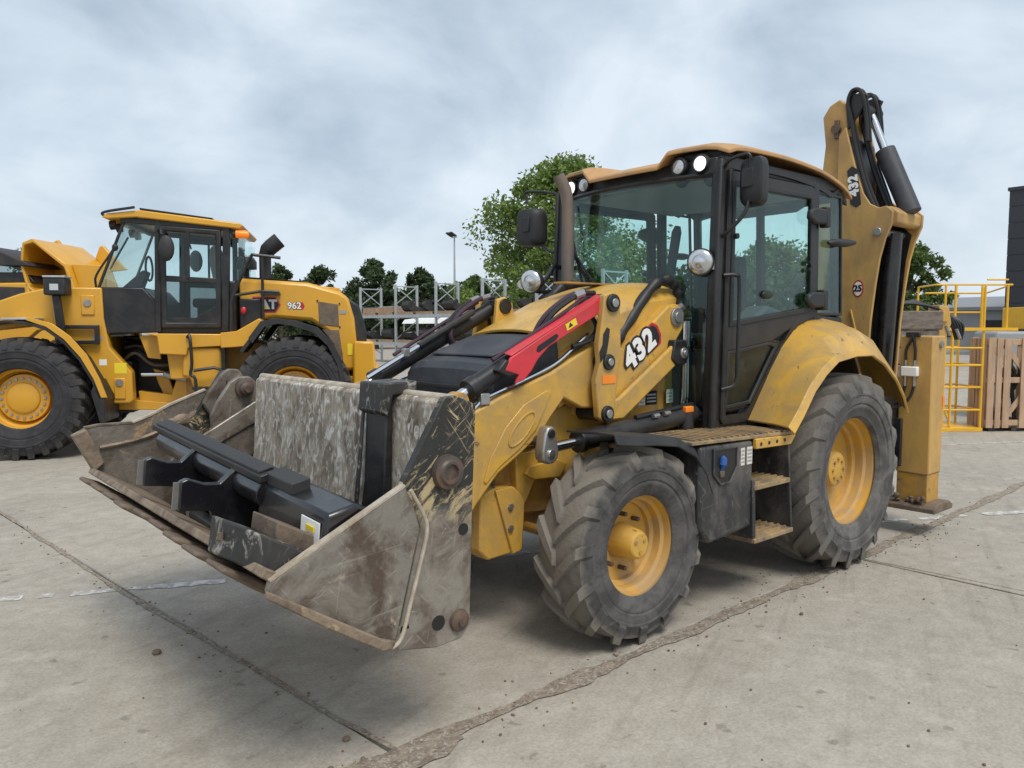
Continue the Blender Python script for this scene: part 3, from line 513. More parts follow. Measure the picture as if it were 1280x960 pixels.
G().prism([(.50, .55), (.62, .62), (.68, .9), (.70, 1.5), (.78, 1.75), (.74, 1.98), (.60, 2.02), (.56, 1.6), (.52, 1.2)], .1, .4).mk('lug', 'yellow_boom', t, .01)
G().cyl((.66, .05, 1.85), (.66, .45, 1.85), .07).mk('pin', 'yellow', t)
for k in range(5): G().tube([(-.25+.07*k, .1+.06*k, 1.93), (-.1+.1*k, .1+.06*k, 2.02+.015*k), (.25+.06*k, .1+.05*k, 2.03), (.66+.03*k, .12+.05*k, 1.93), (.80+.04*k, .15, 1.75), (.88+.02*k, .15, 1.52)], .020, 7).mk('hose', 'hose', t)
for k in range(2): G().cyl((.70+.15*k, .1, 1.72-.05*k), (.76+.15*k, .1, 1.58-.05*k), .025, n=8).mk('hose_fitting', 'steel', t)
t = thing('water_butt', 'pale grey plastic tank behind the yellow cage', 'tank', (-10.6, -1.35, 0), RZc); G().box(0, .7, 0, .7, .14, 1.62).mk('body', 'wall_grey', t, .05); G().box(-.03, .73, -.03, .73, .0, .14).mk('pallet', 'pallet', t)
# ================================================================== BACKHOE LOADER  (X forward, Y its left, Z up)
BH = thing('backhoe_loader', 'dusty yellow backhoe loader with raised front bucket and upright folded boom', 'backhoe loader', (0, 0, 0))
def wheel(root, loc, Rr, wd, rim_r, nl, lug_h, rub, face, hub='planet', rimmat='yellow_rim', lugw=.05, sweep=.42):
    """face=+1: outer side looks along +Y. Rr outer radius of the tread."""
    rc = Rr-lug_h; hw = wd/2
    def rcar(u): return rc-.018*abs(u)**3.5*(Rr/.53)
    dd_ = rc-rim_r
    pr = [(rim_r, -hw*.74), (rim_r+.018, -hw*.87), (rim_r+.05*dd_/.2, -hw*.93), (rim_r+.055*dd_/.2, -hw*.955), (rim_r+.068*dd_/.2, -hw*.96), (rim_r+.073*dd_/.2, -hw*.945), (rim_r+.40*dd_, -hw*.99), (rim_r+.58*dd_, -hw*1.0), (rim_r+.60*dd_, -hw*1.025), (rim_r+.64*dd_, -hw*1.025), (rim_r+.66*dd_, -hw*1.0), (rc-.06, -hw*.95)]
    pr += [(rcar(u/4), hw*.88*u/4) for u in range(-4, 5)]
    pr += [(r, -a) for r, a in pr[11::-1]]
    # wheel disc and rim barrel: dished towards the outside
    q = rim_r
    rp = [(q+.014, hw*.80), (q+.022, hw*.77), (q+.022, hw*.70), (q-.004, hw*.66), (q-.012, hw*.45), (q-.03, hw*.38), (q-.034, hw*.12), (q-.055, hw*.05), (q-.058, -hw*.1), (q*.55, -hw*.16), (.0, -hw*.16)]
    w = G().lathe([(r, a*face) for r, a in rp], n=56, cap=False)
    w.lathe([(q+.014, -hw*.80*face), (q+.02, -hw*.75*face), (q-.01, -hw*.6*face), (q-.03, -hw*.3*face), (q-.05, -hw*.12*face), (q-.06, -hw*.14*face), (q-.04, -hw*.32*face), (q-.02, -hw*.62*face), (q-.005, -hw*.8*face), (q+.014, -hw*.80*face)], n=40)
    wo_ = w.mk('wheel', rimmat, root, ang=25); wo_.location = loc
    ty = G().lathe(pr, n=96, cap=False)
    for k in range(nl):
        for s in (-1, 1):
            t0 = 2*math.pi*(k+(.5 if s > 0 else 0))/nl; rows = []
            for i in range(8):
                u = i/6.0
                if i <= 6: uu = .02+.93*u; r_ = rcar(uu); a = s*hw*.93*uu; top = Rr-.012*uu**3
                else: uu = 1; r_ = rc-.085*Rr/.53; a = s*hw*.985; top = r_+lug_h*.5
                t = t0-sweep*(u**.85); rows.append((t, a, r_, top, lugw*(1.05-.15*abs(u-.5)) if i < 7 else lugw*1.1))
            vs = []; fs = []
            for (t, a, r_, top, lw) in rows:
                dt = lw/2/Rr; jj = 0
                for rr, ds, aa in ((r_-.012, -1.25, 0), (top, -.85, 0), (top, .85, 0), (r_-.012, 1.25, 0)):
                    ex = s*.012 if (rr == top and aa == 0 and abs(a) > hw*.97) else 0
                    vs.append((rr*math.cos(t+ds*dt), a+ex, rr*math.sin(t+ds*dt)))
            m = len(rows)
            for i in range(m-1):
                for j in range(3): fs.append((i*4+j, i*4+j+1, i*4+4+j+1, i*4+4+j))
            fs += [(0, 1, 2, 3), ((m-1)*4+3, (m-1)*4+2, (m-1)*4+1, (m-1)*4)]
            ty.add(vs, fs)
    to = ty.mk('tyre', rub, wo_, ang=38)
    if hub == 'planet':
        G().lathe([(.0, hw*.72*face), (.062, hw*.72*face), (.070, hw*.69*face), (.082, hw*.55*face), (.088, hw*.2*face), (.10, -hw*.15*face)], n=32).mk('hub', 'yellow', wo_, ang=28)
        for k in range(3):
            a = 2*math.pi*k/3+.5; G().cyl((.04*math.cos(a), hw*.70*face, .04*math.sin(a)), (.04*math.cos(a), hw*.745*face, .04*math.sin(a)), .012, n=8).mk('hub_plug', 'yellow_dirty', wo_)
        for k in range(8):
            a = 2*math.pi*k/8; p = (.15*math.cos(a), .15*math.sin(a)); G().cyl((p[0], -hw*.16*face, p[1]), (p[0], .03*face-hw*.05*face, p[1]), .013, n=6).mk('wheel_nut', 'pin', wo_)
    elif hub == 'disc':
        G().lathe([(.0, hw*.30*face), (.10, hw*.30*face), (.118, hw*.27*face), (.13, hw*.10*face), (.14, -hw*.15*face)], n=32).mk('hub', 'yellow', wo_, ang=28)
        for k in range(8):
            a = 2*math.pi*k/8; p = (.075*math.cos(a), .075*math.sin(a)); G().cyl((p[0], hw*.28*face, p[1]), (p[0], hw*.36*face, p[1]), .012, n=6).mk('wheel_nut', 'yellow_dirty', wo_)
    else:
        G().lathe([(.0, hw*.42*face), (.16, hw*.42*face), (.19, hw*.37*face), (.2, hw*.30*face), (.3, hw*.27*face), (.32, -hw*.15*face)], n=40).mk('hub', rimmat, wo_, ang=28)
        for k in range(20):
            a = 2*math.pi*k/20; p = (.25*math.cos(a), .25*math.sin(a)); G().cyl((p[0], hw*.26*face, p[1]), (p[0], hw*.34*face, p[1]), .018, n=6).mk('wheel_nut', 'steel', wo_)
    return wo_
for f in (1, -1):
    wheel(BH, (0, f*.935, .690), .690, .43, .375, 19, .036, 'rubber_rear', f, 'disc', lugw=.070, sweep=-.34)
    wheel(BH, (2.145, f*.865, .535), .535, .34, .270, 15, .030, 'rubber_front', f, 'planet', lugw=.070, sweep=-.32)
def P(name, mat, pts, y0, y1, bevel=.006, parent=BH, both=False):
    o = G().prism(pts, y0, y1).mk(name, mat, parent, bevel)
    if both: G().prism(pts, -y0, -y1).mk(name, mat, parent, bevel)
    return o
# ---- chassis
P('chassis_frame', 'yellow_dirty', [(-1.05, .62), (2.3, .62), (2.62, .66), (2.62, .95), (2.3, 1.05), (-1.05, 1.0)], -.34, .34, .01)
G().cyl((0, -.72, .69), (0, .72, .69), .12).mk('rear_axle', 'yellow_dirty', BH)
ax = G().rings([(V(2.167, -.74, .53), .075), (V(2.167, -.5, .53), .075), (V(2.167, -.2, .55), .11), (V(2.167, .2, .55), .11), (V(2.167, .5, .53), .075), (V(2.167, .74, .53), .075)], 14).mk('front_axle', 'yellow_dirty', BH)
G().cyl((2.36, -.55, .55), (2.36, .55, .55), .022, n=10).mk('steering_rod', 'yellow_dirty', ax)
for s in (1, -1):
    P('front_bracket', 'yellow', [(2.79, .80), (2.80, .50), (2.74, .44), (2.49, .45), (2.47, .74), (2.55, .82), (2.68, .84)], s*.26, s*.43, .012)
    P('axle_cradle', 'yellow', [(2.52, 1.00), (1.75, 1.02), (1.75, .72), (2.0, .70), (2.12, .80), (2.36, .84), (2.44, .70), (2.50, .72)], s*.26, s*.40, .012)
    br = P('front_gusset', 'yellow', [(2.70, .82), (2.58, .83), (2.52, .46), (2.58, .45)], s*.43, s*.448, .004)
    for z in (.72, .60): G().cyl((2.60, s*.44, z), (2.60, s*.462, z), .018, n=6).mk('bolt', 'steel', br)
    G().cyl((2.30, s*.40, .97), (2.30, s*.425, .97), .055, n=20).mk('pivot_boss', 'yellow_dirty', BH)
    P('tow_lug', 'yellow', [(2.44, .92), (2.22, .94), (2.14, .90), (2.2, .83), (2.40, .84), (2.47, .88)], s*.40, s*.43, .006)
P('belly', 'black', [(-.9, .45), (1.9, .48), (1.9, .66), (-.9, .66)], -.32, .32)
# ---- hood and nose
def hood_rows():
    rows = []
    for x, zt, hw in ((1.16, 1.975, .45), (1.45, 1.945, .455), (1.75, 1.86, .455), (2.0, 1.755, .45), (2.235, 1.655, .445)):
        r = []
        for k in range(-8, 9):
            u = k/8; y = hw*u
            z = zt+.035-.06*abs(u)**2.2-.06*max(0, abs(u)-.85)/.15
            r.append((x, y, z))
        r = [(x, -hw-.004, zt-.42)]+r+[(x, hw+.004, zt-.42)]; rows.append(r)
    return rows
hd = G().sheet(hood_rows(), .02).mk('hood', 'yellow', BH, .004, ang=40)
G().box(1.2, 1.8, -.05, .05, 1.985, 1.995).mk('hood_seam', 'yellow_dirty', hd)
rows = []
for x, zt, hw in ((2.24, 1.645, .44), (2.45, 1.57, .435), (2.60, 1.515, .43), (2.66, 1.49, .43), (2.69, 1.45, .425), (2.72, 1.15, .42), (2.72, .9, .42)):
    rows.append([(x, -hw-.004, min(zt, 1.3)-.06)]+[(x, hw*k/6, zt+.015*(1-abs(k/6)**2)-.03*max(0, abs(k/6)-.8)/.2) for k in range(-6, 7)]+[(x, hw+.004, min(zt, 1.3)-.06)])
ns = G().sheet(rows, .02).mk('nose', 'grille', BH, .006, ang=30)
G().add([(2.30, -.30, 1.632), (2.30, .30, 1.632), (2.60, .29, 1.532), (2.60, -.29, 1.532), (2.30, -.30, 1.645), (2.30, .30, 1.645), (2.60, .29, 1.546), (2.60, -.29, 1.546)], [(3, 2, 1, 0), (4, 5, 6, 7), (0, 1, 5, 4), (1, 2, 6, 5), (2, 3, 7, 6), (3, 0, 4, 7)]).mk('air_vent', 'grille', ns, .008)
for k in range(8): z = 1.36-k*.045; G().box(2.705+.02*(1.45-z), 2.735+.02*(1.45-z), -.36, .36, z, z+.014).mk('grille_slat', 'black_plastic', ns)
# ---- running gear covers
rows = []
for (x, z) in [(1.60, .80), (1.66, .92), (1.76, 1.03), (1.92, 1.105), (2.10, 1.13), (2.28, 1.145), (2.42, 1.165)]:
    rows.append([(x, y, z-(.05 if y > 1.05 else 0)-(.01 if y < .75 else 0)) for y in (.70, .74, .88, 1.0, 1.045, 1.065)])
for s in (1, -1): G().sheet([[(a, s*b, c) for a, b, c in r] for r in rows], .014*s).mk('front_fender', 'black_plastic', BH, .003, ang=50)
I = [(.74, 1.07), (.62, 1.22), (.48, 1.40), (.34, 1.56), (.20, 1.67), (.02, 1.735), (-.25, 1.75), (-.55, 1.72), (-.76, 1.58), (-.90, 1.38), (-.98, 1.2)]
M_ = [(.81, 1.07), (.70, 1.20), (.56, 1.37), (.41, 1.50), (.24, 1.61), (.02, 1.665), (-.25, 1.67), (-.48, 1.60), (-.70, 1.45), (-.84, 1.28), (-.91, 1.14)]
O_ = [(.91, 1.07), (.80, 1.17), (.66, 1.32), (.52, 1.42), (.36, 1.50), (.10, 1.53), (-.14, 1.53), (-.34, 1.46), (-.56, 1.33), (-.70, 1.20), (-.78, 1.08)]
for s in (1, -1):
    rows = [[(I[i][0], s*.71, I[i][1]), (I[i][0]*.8+M_[i][0]*.2, s*.76, I[i][1]*.8+M_[i][1]*.2), (M_[i][0], s*.97, M_[i][1]), (M_[i][0]*.92+O_[i][0]*.08, s*.99, M_[i][1]*.92+O_[i][1]*.08), (O_[i][0]*.99, s*1.13, O_[i][1]-.0), (O_[i][0]*.975-.003, s*1.145, O_[i][1]-.035)] for i in range(len(I))]
    fd = G().sheet(rows, .018*s).mk('rear_fender', 'yellow', BH, .004, ang=22)
    wrow = [[(x*.93, s*.70, z*.96), (x*.93, s*.72, z*.96)] for x, z in I]
    P('wheel_arch', 'black', [(x, z-.02) for x, z in I]+[(-.95, .9), (.70, .9)], s*.66, s*.70)
# running board with slotted tread, tank, steps
bd = P('running_board', 'yellow_step', [(.72, 1.015), (1.80, 1.045), (1.80, 1.065), (.72, 1.035)], .62, 1.06, .004)
for k in range(16):
    x = .80+k*.062; z = 1.035+(x-.72)*.0278; G().beam((x, .70, z+.004), (x+.02, 1.05, z+.004), .022, .014).mk('tread_rib', 'yellow_step', bd)
P('running_board', 'yellow_step', [(.72, 1.015), (1.80, 1.045), (1.80, 1.065), (.72, 1.035)], -1.06, -.62, .004)
P('board_end', 'yellow', [(.72, 1.014), (1.18, 1.028), (1.18, .965), (.78, .955)], 1.045, 1.075, .006)
for k in range(4): G().cyl((.86+.09*k, 1.074, .992), (.86+.09*k, 1.077, .992), .012, n=10).mk('hole', 'decal_black', BH)
tk = P('fuel_tank', 'tank_black', [(1.72, 1.03), (1.19, 1.02), (1.19, .49), (1.62, .46), (1.72, .56)], .55, 1.06, .02)
P('battery_box', 'tank_black', [(1.72, 1.03), (.75, 1.0), (.75, .5), (1.62, .46), (1.72, .56)], -1.06, -.55, .02)
G().prism([(1.60, 1.00), (1.37, 1.00), (1.37, .89), (1.44, .80), (1.53, .80), (1.60, .87)], 1.058, 1.064).mk('filler_recess', 'decal_black', tk, .002)
G().frame([(1.61, 1.01), (1.36, 1.01), (1.36, .88), (1.435, .79), (1.535, .79), (1.61, .86)], .014, 1.06, 1.072).mk('recess_rim', 'tank_black', tk, .003)
G().rings([(V(1.52, 1.06, .875), .012), (V(1.52, 1.07, .90), .014), (V(1.52, 1.07, .91), .024), (V(1.515, 1.07, .945), .022), (V(1.51, 1.064, .958), .010)], 12).mk('filler_cap', 'blue_cap', tk)
G().box(1.50, 1.54, 1.058, 1.074, .835, .875).mk('filler_neck', 'rust', tk, .006)
for x0, x1 in ((1.285, 1.325), (1.205, 1.262)):
    st = G().box(x0, x1, 1.0605, 1.063, .88, .985).mk('label', 'sticker', tk)
    for q in range(4): G().box(x0+.006, x1-.006, 1.063, 1.0638, .895+q*.022, .905+q*.022).mk('print', 'decal_grey', st)
stp = P('step_frame', 'tank_black', [(1.18, .76), (.80, .72), (.78, .70), (.74, .40), (.76, .385), (1.17, .42)], .80, .82, .004)
for pts in ([(1.215, .78), (1.185, .78), (1.165, .42), (1.20, .42)], [(.815, .96), (.795, .96), (.735, .40), (.757, .40)]): P('step_rail', 'tank_black', pts, .82, 1.075, .003, stp)
for z, x0, x1 in ((.745, .795, 1.20), (.415, .745, 1.19)):
    tr = G().box(x0, x1, .84, 1.085, z-.03, z).mk('step_tread', 'yellow_step', stp, .005)
    for k in range(5): G().box(x0+.03, x1-.03, .86+k*.045, .872+k*.045, z, z+.012).mk('tread_rib', 'yellow_step', stp)
P('step_back', 'black', [(1.18, 1.0), (.80, 1.0), (.74, .60), (1.18, .60)], .60, .66, .004)
# ---- loader arms, levers and rams
def eye(c, r, y0, y1, mat, parent=BH, pinr=.03, name='pin'):
    o = G().cyl((c[0], y0, c[1]), (c[0], y1, c[1]), r, n=24).mk(name, mat, parent, .004); s = 1 if y1 > y0 else -1
    G().cyl((c[0], y1, c[1]), (c[0], y1+s*.012, c[1]), pinr, n=18).mk('pin_head', 'steel', parent if parent is not BH else o, .003); return o
ARM = [(3.60, .44), (3.62, .56), (3.42, .82), (3.10, 1.12), (2.90, 1.27), (2.70, 1.345), (2.36, 1.45), (2.06, 1.585), (1.86, 1.62), (1.74, 1.56), (1.33, 1.84), (1.24, 1.835), (1.17, 1.78), (1.18, 1.69), (1.26, 1.60), (1.80, 1.27), (1.95, 1.22), (2.12, 1.235), (2.26, 1.30), (2.36, 1.20), (2.44, 1.11), (2.58, 1.02), (2.74, .93), (2.88, .79), (3.05, .60), (3.30, .40), (3.50, .38)]
ARMF = [p for p in ARM]
for s in (1, -1):
    am = P('lift_arm', 'yellow', ARMF, s*.40, s*.52, .012)
    # pressed panel on the arm
    EM = [(2.845, .90), (2.80, 1.02), (2.70, 1.17), (2.57, 1.285), (2.40, 1.355), (2.365, 1.34), (2.43, 1.22), (2.48, 1.14), (2.60, 1.045), (2.74, .965), (2.83, .885)]
    G().prism(EM, s*.518, s*.528).mk('pressed_panel', 'yellow', am, .006)
    G().frame(oval(2.585, 1.155, .125, .05, -43), .010, s*.527, s*.534).mk('pressed_ring', 'yellow', am, .002)
    eye((1.255, 1.765), .062, s*.50, s*.535, 'steel', am, .035)
    P('arm_collar', 'yellow', oval(1.255, 1.765, .085, .085, 0, 24), s*.38, s*.51, .006, am)
    # tilt lever (upright link)
    LV = [(2.02, 1.885), (1.95, 1.905), (1.885, 1.86), (1.875, 1.60), (1.92, 1.24), (1.95, 1.17), (2.01, 1.15), (2.06, 1.18), (2.085, 1.40), (2.05, 1.50), (2.065, 1.60), (2.035, 1.75)]
    lv = P('tilt_lever', 'yellow', LV, s*.555, s*.60, .008)
    P('tilt_lever', 'yellow', LV, s*.36, s*.395, .008)
    for c, r in (((1.955, 1.84), .052), ((1.995, 1.20), .048)):
        eye(c, r, s*.35, s*.618, 'black', lv, .026)
    eye((1.985, 1.50), .046, s*.50, s*.615, 'black', lv, .022)
    G().box(1.925, 2.035, s*.60, s*.604, 1.375, 1.425).mk('reflector', 'orange', lv)
    G().prism([(2.03, 1.66), (2.0, 1.70), (1.975, 1.69), (1.985, 1.62), (2.0, 1.55), (2.05, 1.50), (2.06, 1.56), (2.035, 1.60)], s*.60, s*.602).mk('worn_patch', 'decal_black', lv)
    # lower parallel link
    lk = P('tilt_link', 'yellow', [(2.0, 1.245), (1.93, 1.15), (1.80, 1.15), (1.26, 1.48), (1.24, 1.56), (1.31, 1.60), (1.84, 1.28)], s*.53, s*.562, .012)
    P('link_end', 'black', [(1.33, 1.62), (1.22, 1.62), (1.18, 1.55), (1.20, 1.47), (1.30, 1.45), (1.36, 1.50)], s*.46, s*.575, .01, lk); eye((1.245, 1.535), .035, s*.57, s*.585, 'steel', lk, .018)
    # tower carrying the arms
    P('loader_tower', 'yellow', [(1.40, 1.92), (1.16, 1.90), (1.10, 1.70), (1.10, 1.02), (2.40, 1.02), (2.30, 1.20), (1.62, 1.34), (1.45, 1.60)], s*.345, s*.375, .008)
    P('loader_tower', 'yellow', [(1.58, 1.40), (1.36, 1.46), (1.28, 1.70), (1.18, 1.72), (1.12, 1.6), (1.12, 1.04), (1.62, 1.04)], s*.375, s*.39, .004)
    # lift ram
    p0, p1 = V(2.44, s*.60, 1.045), V(1.14, s*.60, 1.145)
    rm = G().cyl(p0.lerp(p1, .17), p0.lerp(p1, .98), .058, n=24).mk('lift_ram', 'black', BH, .004)
    G().cyl(p0.lerp(p1, .155), p0.lerp(p1, .19), .066, n=24).mk('gland', 'black', rm, .004); G().cyl(p0, p0.lerp(p1, .17), .028, n=14).mk('rod', 'chrome', rm)
    G().cyl(p0.lerp(p1, .52)+V(0, s*.02, .065), p0.lerp(p1, .95)+V(0, s*.02, .065), .016, n=8).mk('ram_pipe', 'hose', rm)
    for k in (.62, .70): G().cyl(p0.lerp(p1, k)+V(0, s*.05, .055), p0.lerp(p1, k+.04)+V(0, s*.05, .055), .014, n=8).mk('pipe_fitting', 'steel', rm)
    rl = P('ram_eye', 'steel', oval(2.475, 1.04, .062, .062, 0, 20)[:11][::1]+[(2.42, 1.06), (2.425, 1.13)]+arc(2.46, 1.135, .045, 190, 10, 8)[1:-1]+[(2.51, 1.12)] if False else [(2.41, 1.03), (2.415, .99), (2.45, .965), (2.49, .965), (2.525, .99), (2.53, 1.04), (2.51, 1.13), (2.49, 1.165), (2.455, 1.17), (2.43, 1.14)], s*.565, s*.635, .01)
    for z, mt in ((1.13, 'black'), (1.02, 'chrome')): G().cyl((2.47, s*.634, z), (2.47, s*.645, z), .024, n=16).mk('pin_head', mt, rl, .002)
    G().cyl((2.47, s*.40, 1.08), (2.47, s*.57, 1.08), .03, n=14).mk('ram_pin', 'pin', rl)
    # tilt ram: from lever top down to the bucket
    q0, q1 = V(1.955, s*.475, 1.84), V(3.02, s*.475, 1.325)
    tr = G().cyl(q0.lerp(q1, .04), q0.lerp(q1, .88), .050, n=24).mk('tilt_ram', 'black', BH, .004)
    G().cyl(q0.lerp(q1, .85), q0.lerp(q1, .90), .058, n=24).mk('gland', 'black', tr, .004); G().cyl(q0.lerp(q1, .9), q1+V(.42, 0, -.2)*.4, .027, n=14).mk('rod', 'chrome', tr)
    G().cyl((1.955, s*.37, 1.84), (1.955, s*.555, 1.84), .055, n=20).mk('ram_eye', 'black', tr, .005)
    rn = spline([q0.lerp(q1, .12)+V(0, s*.02, .09), q0.lerp(q1, .35)+V(0, s*.03, .085), q0.lerp(q1, .75)+V(0, s*.01, .075)], 6)
    G().rings([(p, .012) for p in rn], 8).mk('hose', 'hose_purple', tr)
    for k in range(2): G().tube([V(1.99, s*(.44+.05*k), 1.90), V(2.12, s*(.43+.06*k), 1.885), V(2.3, s*(.42+.05*k), 1.78), V(2.38, s*(.40+.05*k), 1.66), V(2.35, s*(.39+.03*k), 1.58)], .015, 8).mk('hose', 'hose' if k else 'hose_purple', tr)
    for k in range(2): G().cyl((2.03+.05*k, s*(.44+.05*k), 1.905-.01*k), (2.10+.05*k, s*(.435+.055*k), 1.89-.015*k), .02, n=8).mk('hose_fitting', 'steel', tr)
    # hydraulic pipe along the arm top
    G().tube([(2.98, s*.50, 1.19), (2.86, s*.505, 1.31), (2.78, s*.505, 1.345), (2.5, s*.505, 1.43), (2.3, s*.505, 1.505), (2.12, s*.505, 1.62), (2.05, s*.5, 1.66)], .011, 8).mk('arm_pipe', 'chrome', am)
    G().box(2.80, 2.86, s*.495, s*.525, 1.30, 1.36).mk('pipe_clamp', 'steel', am, .004)
    for k in range(2): G().tube([(2.2, s*(.50+.02*k), 1.56+.03*k), (2.05, s*(.51+.02*k), 1.63), (1.98, s*.5, 1.70), (2.02, s*.47, 1.80)], .014, 8).mk('hose', 'hose', am)
    # sleeved hose bundle over the tower
    hb = G(); pts = spline([V(1.80, s*.44, 1.55), V(1.70, s*.44, 1.66), V(1.52, s*.44, 1.85), V(1.36, s*.44, 1.985), V(1.22, s*.44, 2.0), V(1.14, s*.45, 1.93), V(1.13, s*.46, 1.80)], 7)
    hb.rings([(p, .036+.010*noise.noise(p*14)+.006*math.sin(i*1.3)) for i, p in enumerate(pts)], 12); hbo = hb.mk('hose_sleeve', 'hose', BH)
    G().cyl(pts[0]+V(.05, 0, -.05), pts[0], .024, n=10).mk('hose_fitting', 'white', hbo)
    for k in range(3): G().cyl((1.10+.03*k, s*(.44+.03*k), 1.76+.03*k), (1.16+.02*k, s*(.45+.03*k), 1.84), .018, n=8).mk('hose_fitting', 'steel', hbo)
    for k in range(3): G().tube([(1.13+.025*k, s*.53, 1.74), (1.13+.025*k, s*.53, 1.3), (1.12+.025*k, s*.52, 1.17), (1.05, s*.50, 1.10)], .010, 8).mk('rigid_pipe', 'chrome', hbo)
    pd = P('pedestal_panel', 'yellow_dirty', [(1.62, 1.40), (1.30, 1.40), (1.30, 1.05), (1.75, 1.05), (1.80, 1.12)], s*.40, s*.42, .006)
# number plates, guard and stickers on the left arm
al = math.atan2(.26, .40); U, Vv = V(-math.cos(al), 0, math.sin(al)), V(math.sin(al), 0, math.cos(al)); oc = V(1.62, .5215, 1.565)
num = plate_on([(.125, .075), (.19, .075), (.225, .03), (.225, -.04), (.195, -.085), (.09, -.085), (.06, -.03)], oc+Vector((0, .0, 0)), U, Vv).mk('number_badge', 'decal_red', BH)
plate_on([(.115, .060), (.18, .060), (.205, .025), (.205, -.035), (.18, -.07), (.08, -.07)], oc+V(0, .0022, 0), U, Vv).mk('badge_field', 'decal_black', num)
text('432', .185, 'decal_black', num, oc+V(0, .0045, 0), U, Vv, 'number_outline', .022, spacing=1.12); text('432', .185, 'white', num, oc+V(0, .0075, 0), U, Vv, 'number', .009, spacing=1.12)
RG = [(2.73, 1.475), (2.69, 1.545), (2.04, 1.86), (1.985, 1.87), (1.965, 1.845), (1.975, 1.80), (2.42, 1.595), (2.50, 1.53), (2.545, 1.47), (2.60, 1.42), (2.66, 1.405), (2.635, 1.45)]
rg = P('ram_guard', 'red', RG, .545, .565, .006)
G().add([(2.69, .505, 1.558), (2.69, .563, 1.548), (2.0, .563, 1.875), (2.0, .505, 1.882), (2.69, .505, 1.566), (2.69, .563, 1.556), (2.0, .563, 1.884), (2.0, .505, 1.890)], [(0, 1, 2, 3), (7, 6, 5, 4), (0, 4, 5, 1), (1, 5, 6, 2), (2, 6, 7, 3), (3, 7, 4, 0)]).mk('guard_top', 'red', rg, .003)
G().prism([(2.515, 1.575), (2.505, 1.60), (2.37, 1.665), (2.35, 1.655), (2.37, 1.632), (2.50, 1.565)], .565, .567).mk('guard_slot', 'decal_black', rg)
G().prism([(2.78, 1.475), (2.72, 1.535), (2.64, 1.50), (2.62, 1.455), (2.70, 1.44)], .50, .56).mk('guard_mouth', 'black', rg, .008)
ws_ = G().prism([(2.285, 1.680), (2.205, 1.717), (2.22, 1.752), (2.30, 1.715)], .5655, .5672).mk('warning_sticker', 'sticker_yellow', rg)
G().prism([(2.275, 1.695), (2.24, 1.711), (2.265, 1.728)], .5672, .5678).mk('warning_sign', 'decal_black', ws_)
for x0, w, mt in ((1.50, .06, 'sticker'), (1.43, .11, 'decal_black'), (1.22, .07, 'sticker')):
    lb = G().box(x0-w, x0, .4205, .423, 1.20, 1.29).mk('label', mt, BH)
    for q in range(3): G().box(x0-w+.01, x0-.01, .423, .4238, 1.215+q*.022, 1.225+q*.022).mk('print', 'decal_grey', lb)
text('112', .05, 'decal_black', BH, (1.46, .4245, 1.25), (-1, 0, 0), (0, 0, 1)) if False else None
ir = G().cyl((2.99, -.40, 1.40), (2.60, -.40, 1.595), .013, n=10).mk('level_rod', 'chrome', BH); G().cyl((2.62, -.40, 1.585), (2.20, -.40, 1.80), .022, n=10).mk('sleeve', 'black', ir); G().box(2.70, 2.74, -.42, -.38, 1.52, 1.57).mk('clamp', 'steel', ir, .004)
# ---- bucket
BK = G()
back = [(3.46, 1.40), (3.50, 1.425), (3.535, 1.40), (3.56, .98), (3.60, .78), (3.70, .62), (3.84, .575), (3.83, .535), (3.66, .56), (3.53, .70), (3.49, .95)]
bk = G().prism(back, -.72, 1.16).mk('loader_bucket', 'crust', BH, .006, ang=25)
bk['label'] = 'back plate crusted with grey concrete'
G().prism([(x-.12, min(z, 1.12)-.02) for x, z in back], -1.16, -.721).mk('back_corner', 'clam_in', bk, .006); G().cyl((3.495, -.72, 1.415), (3.495, 1.16, 1.415), .020, n=12).mk('top_bar', 'bare_edge', bk)
SPR = [(3.42, 1.395), (3.52, 1.435), (3.575, 1.43), (3.77, 1.115), (3.735, 1.03), (3.69, .94), (3.72, .82), (3.80, .52), (3.79, .485), (3.62, .45), (3.50, .455), (3.455, .50), (3.44, .96)]
for s in (1, -1):
    sp = P('side_plate', 'scratched', SPR, s*1.165, s*1.20, .005, bk)
    if s > 0: sp['label'] = 'scratched black and tan left side plate'
    bs = G().lathe([(.0, s*1.222), (.030, s*1.222), (.034, s*1.235), (.044, s*1.235), (.052, s*1.225), (.066, s*1.222), (.070, s*1.20)], (3.565, 0, 1.14), 28).mk('pivot_boss', 'pin', sp, ang=25)
    G().lathe([(0, s*1.232), (.018, s*1.232), (.02, s*1.225), (.03, s*1.222), (.042, s*1.215), (.046, s*1.20)], (3.512, 0, .535), 24).mk('lower_pin', 'pin', sp, ang=25)
    G().cyl((3.61, s*1.19, .548), (3.61, s*1.2025, .548), .03, n=18).mk('hole', 'decal_black', sp); G().cyl((3.487, s*1.19, .90), (3.487, s*1.2025, .90), .024, n=18).mk('hole', 'decal_black', sp)
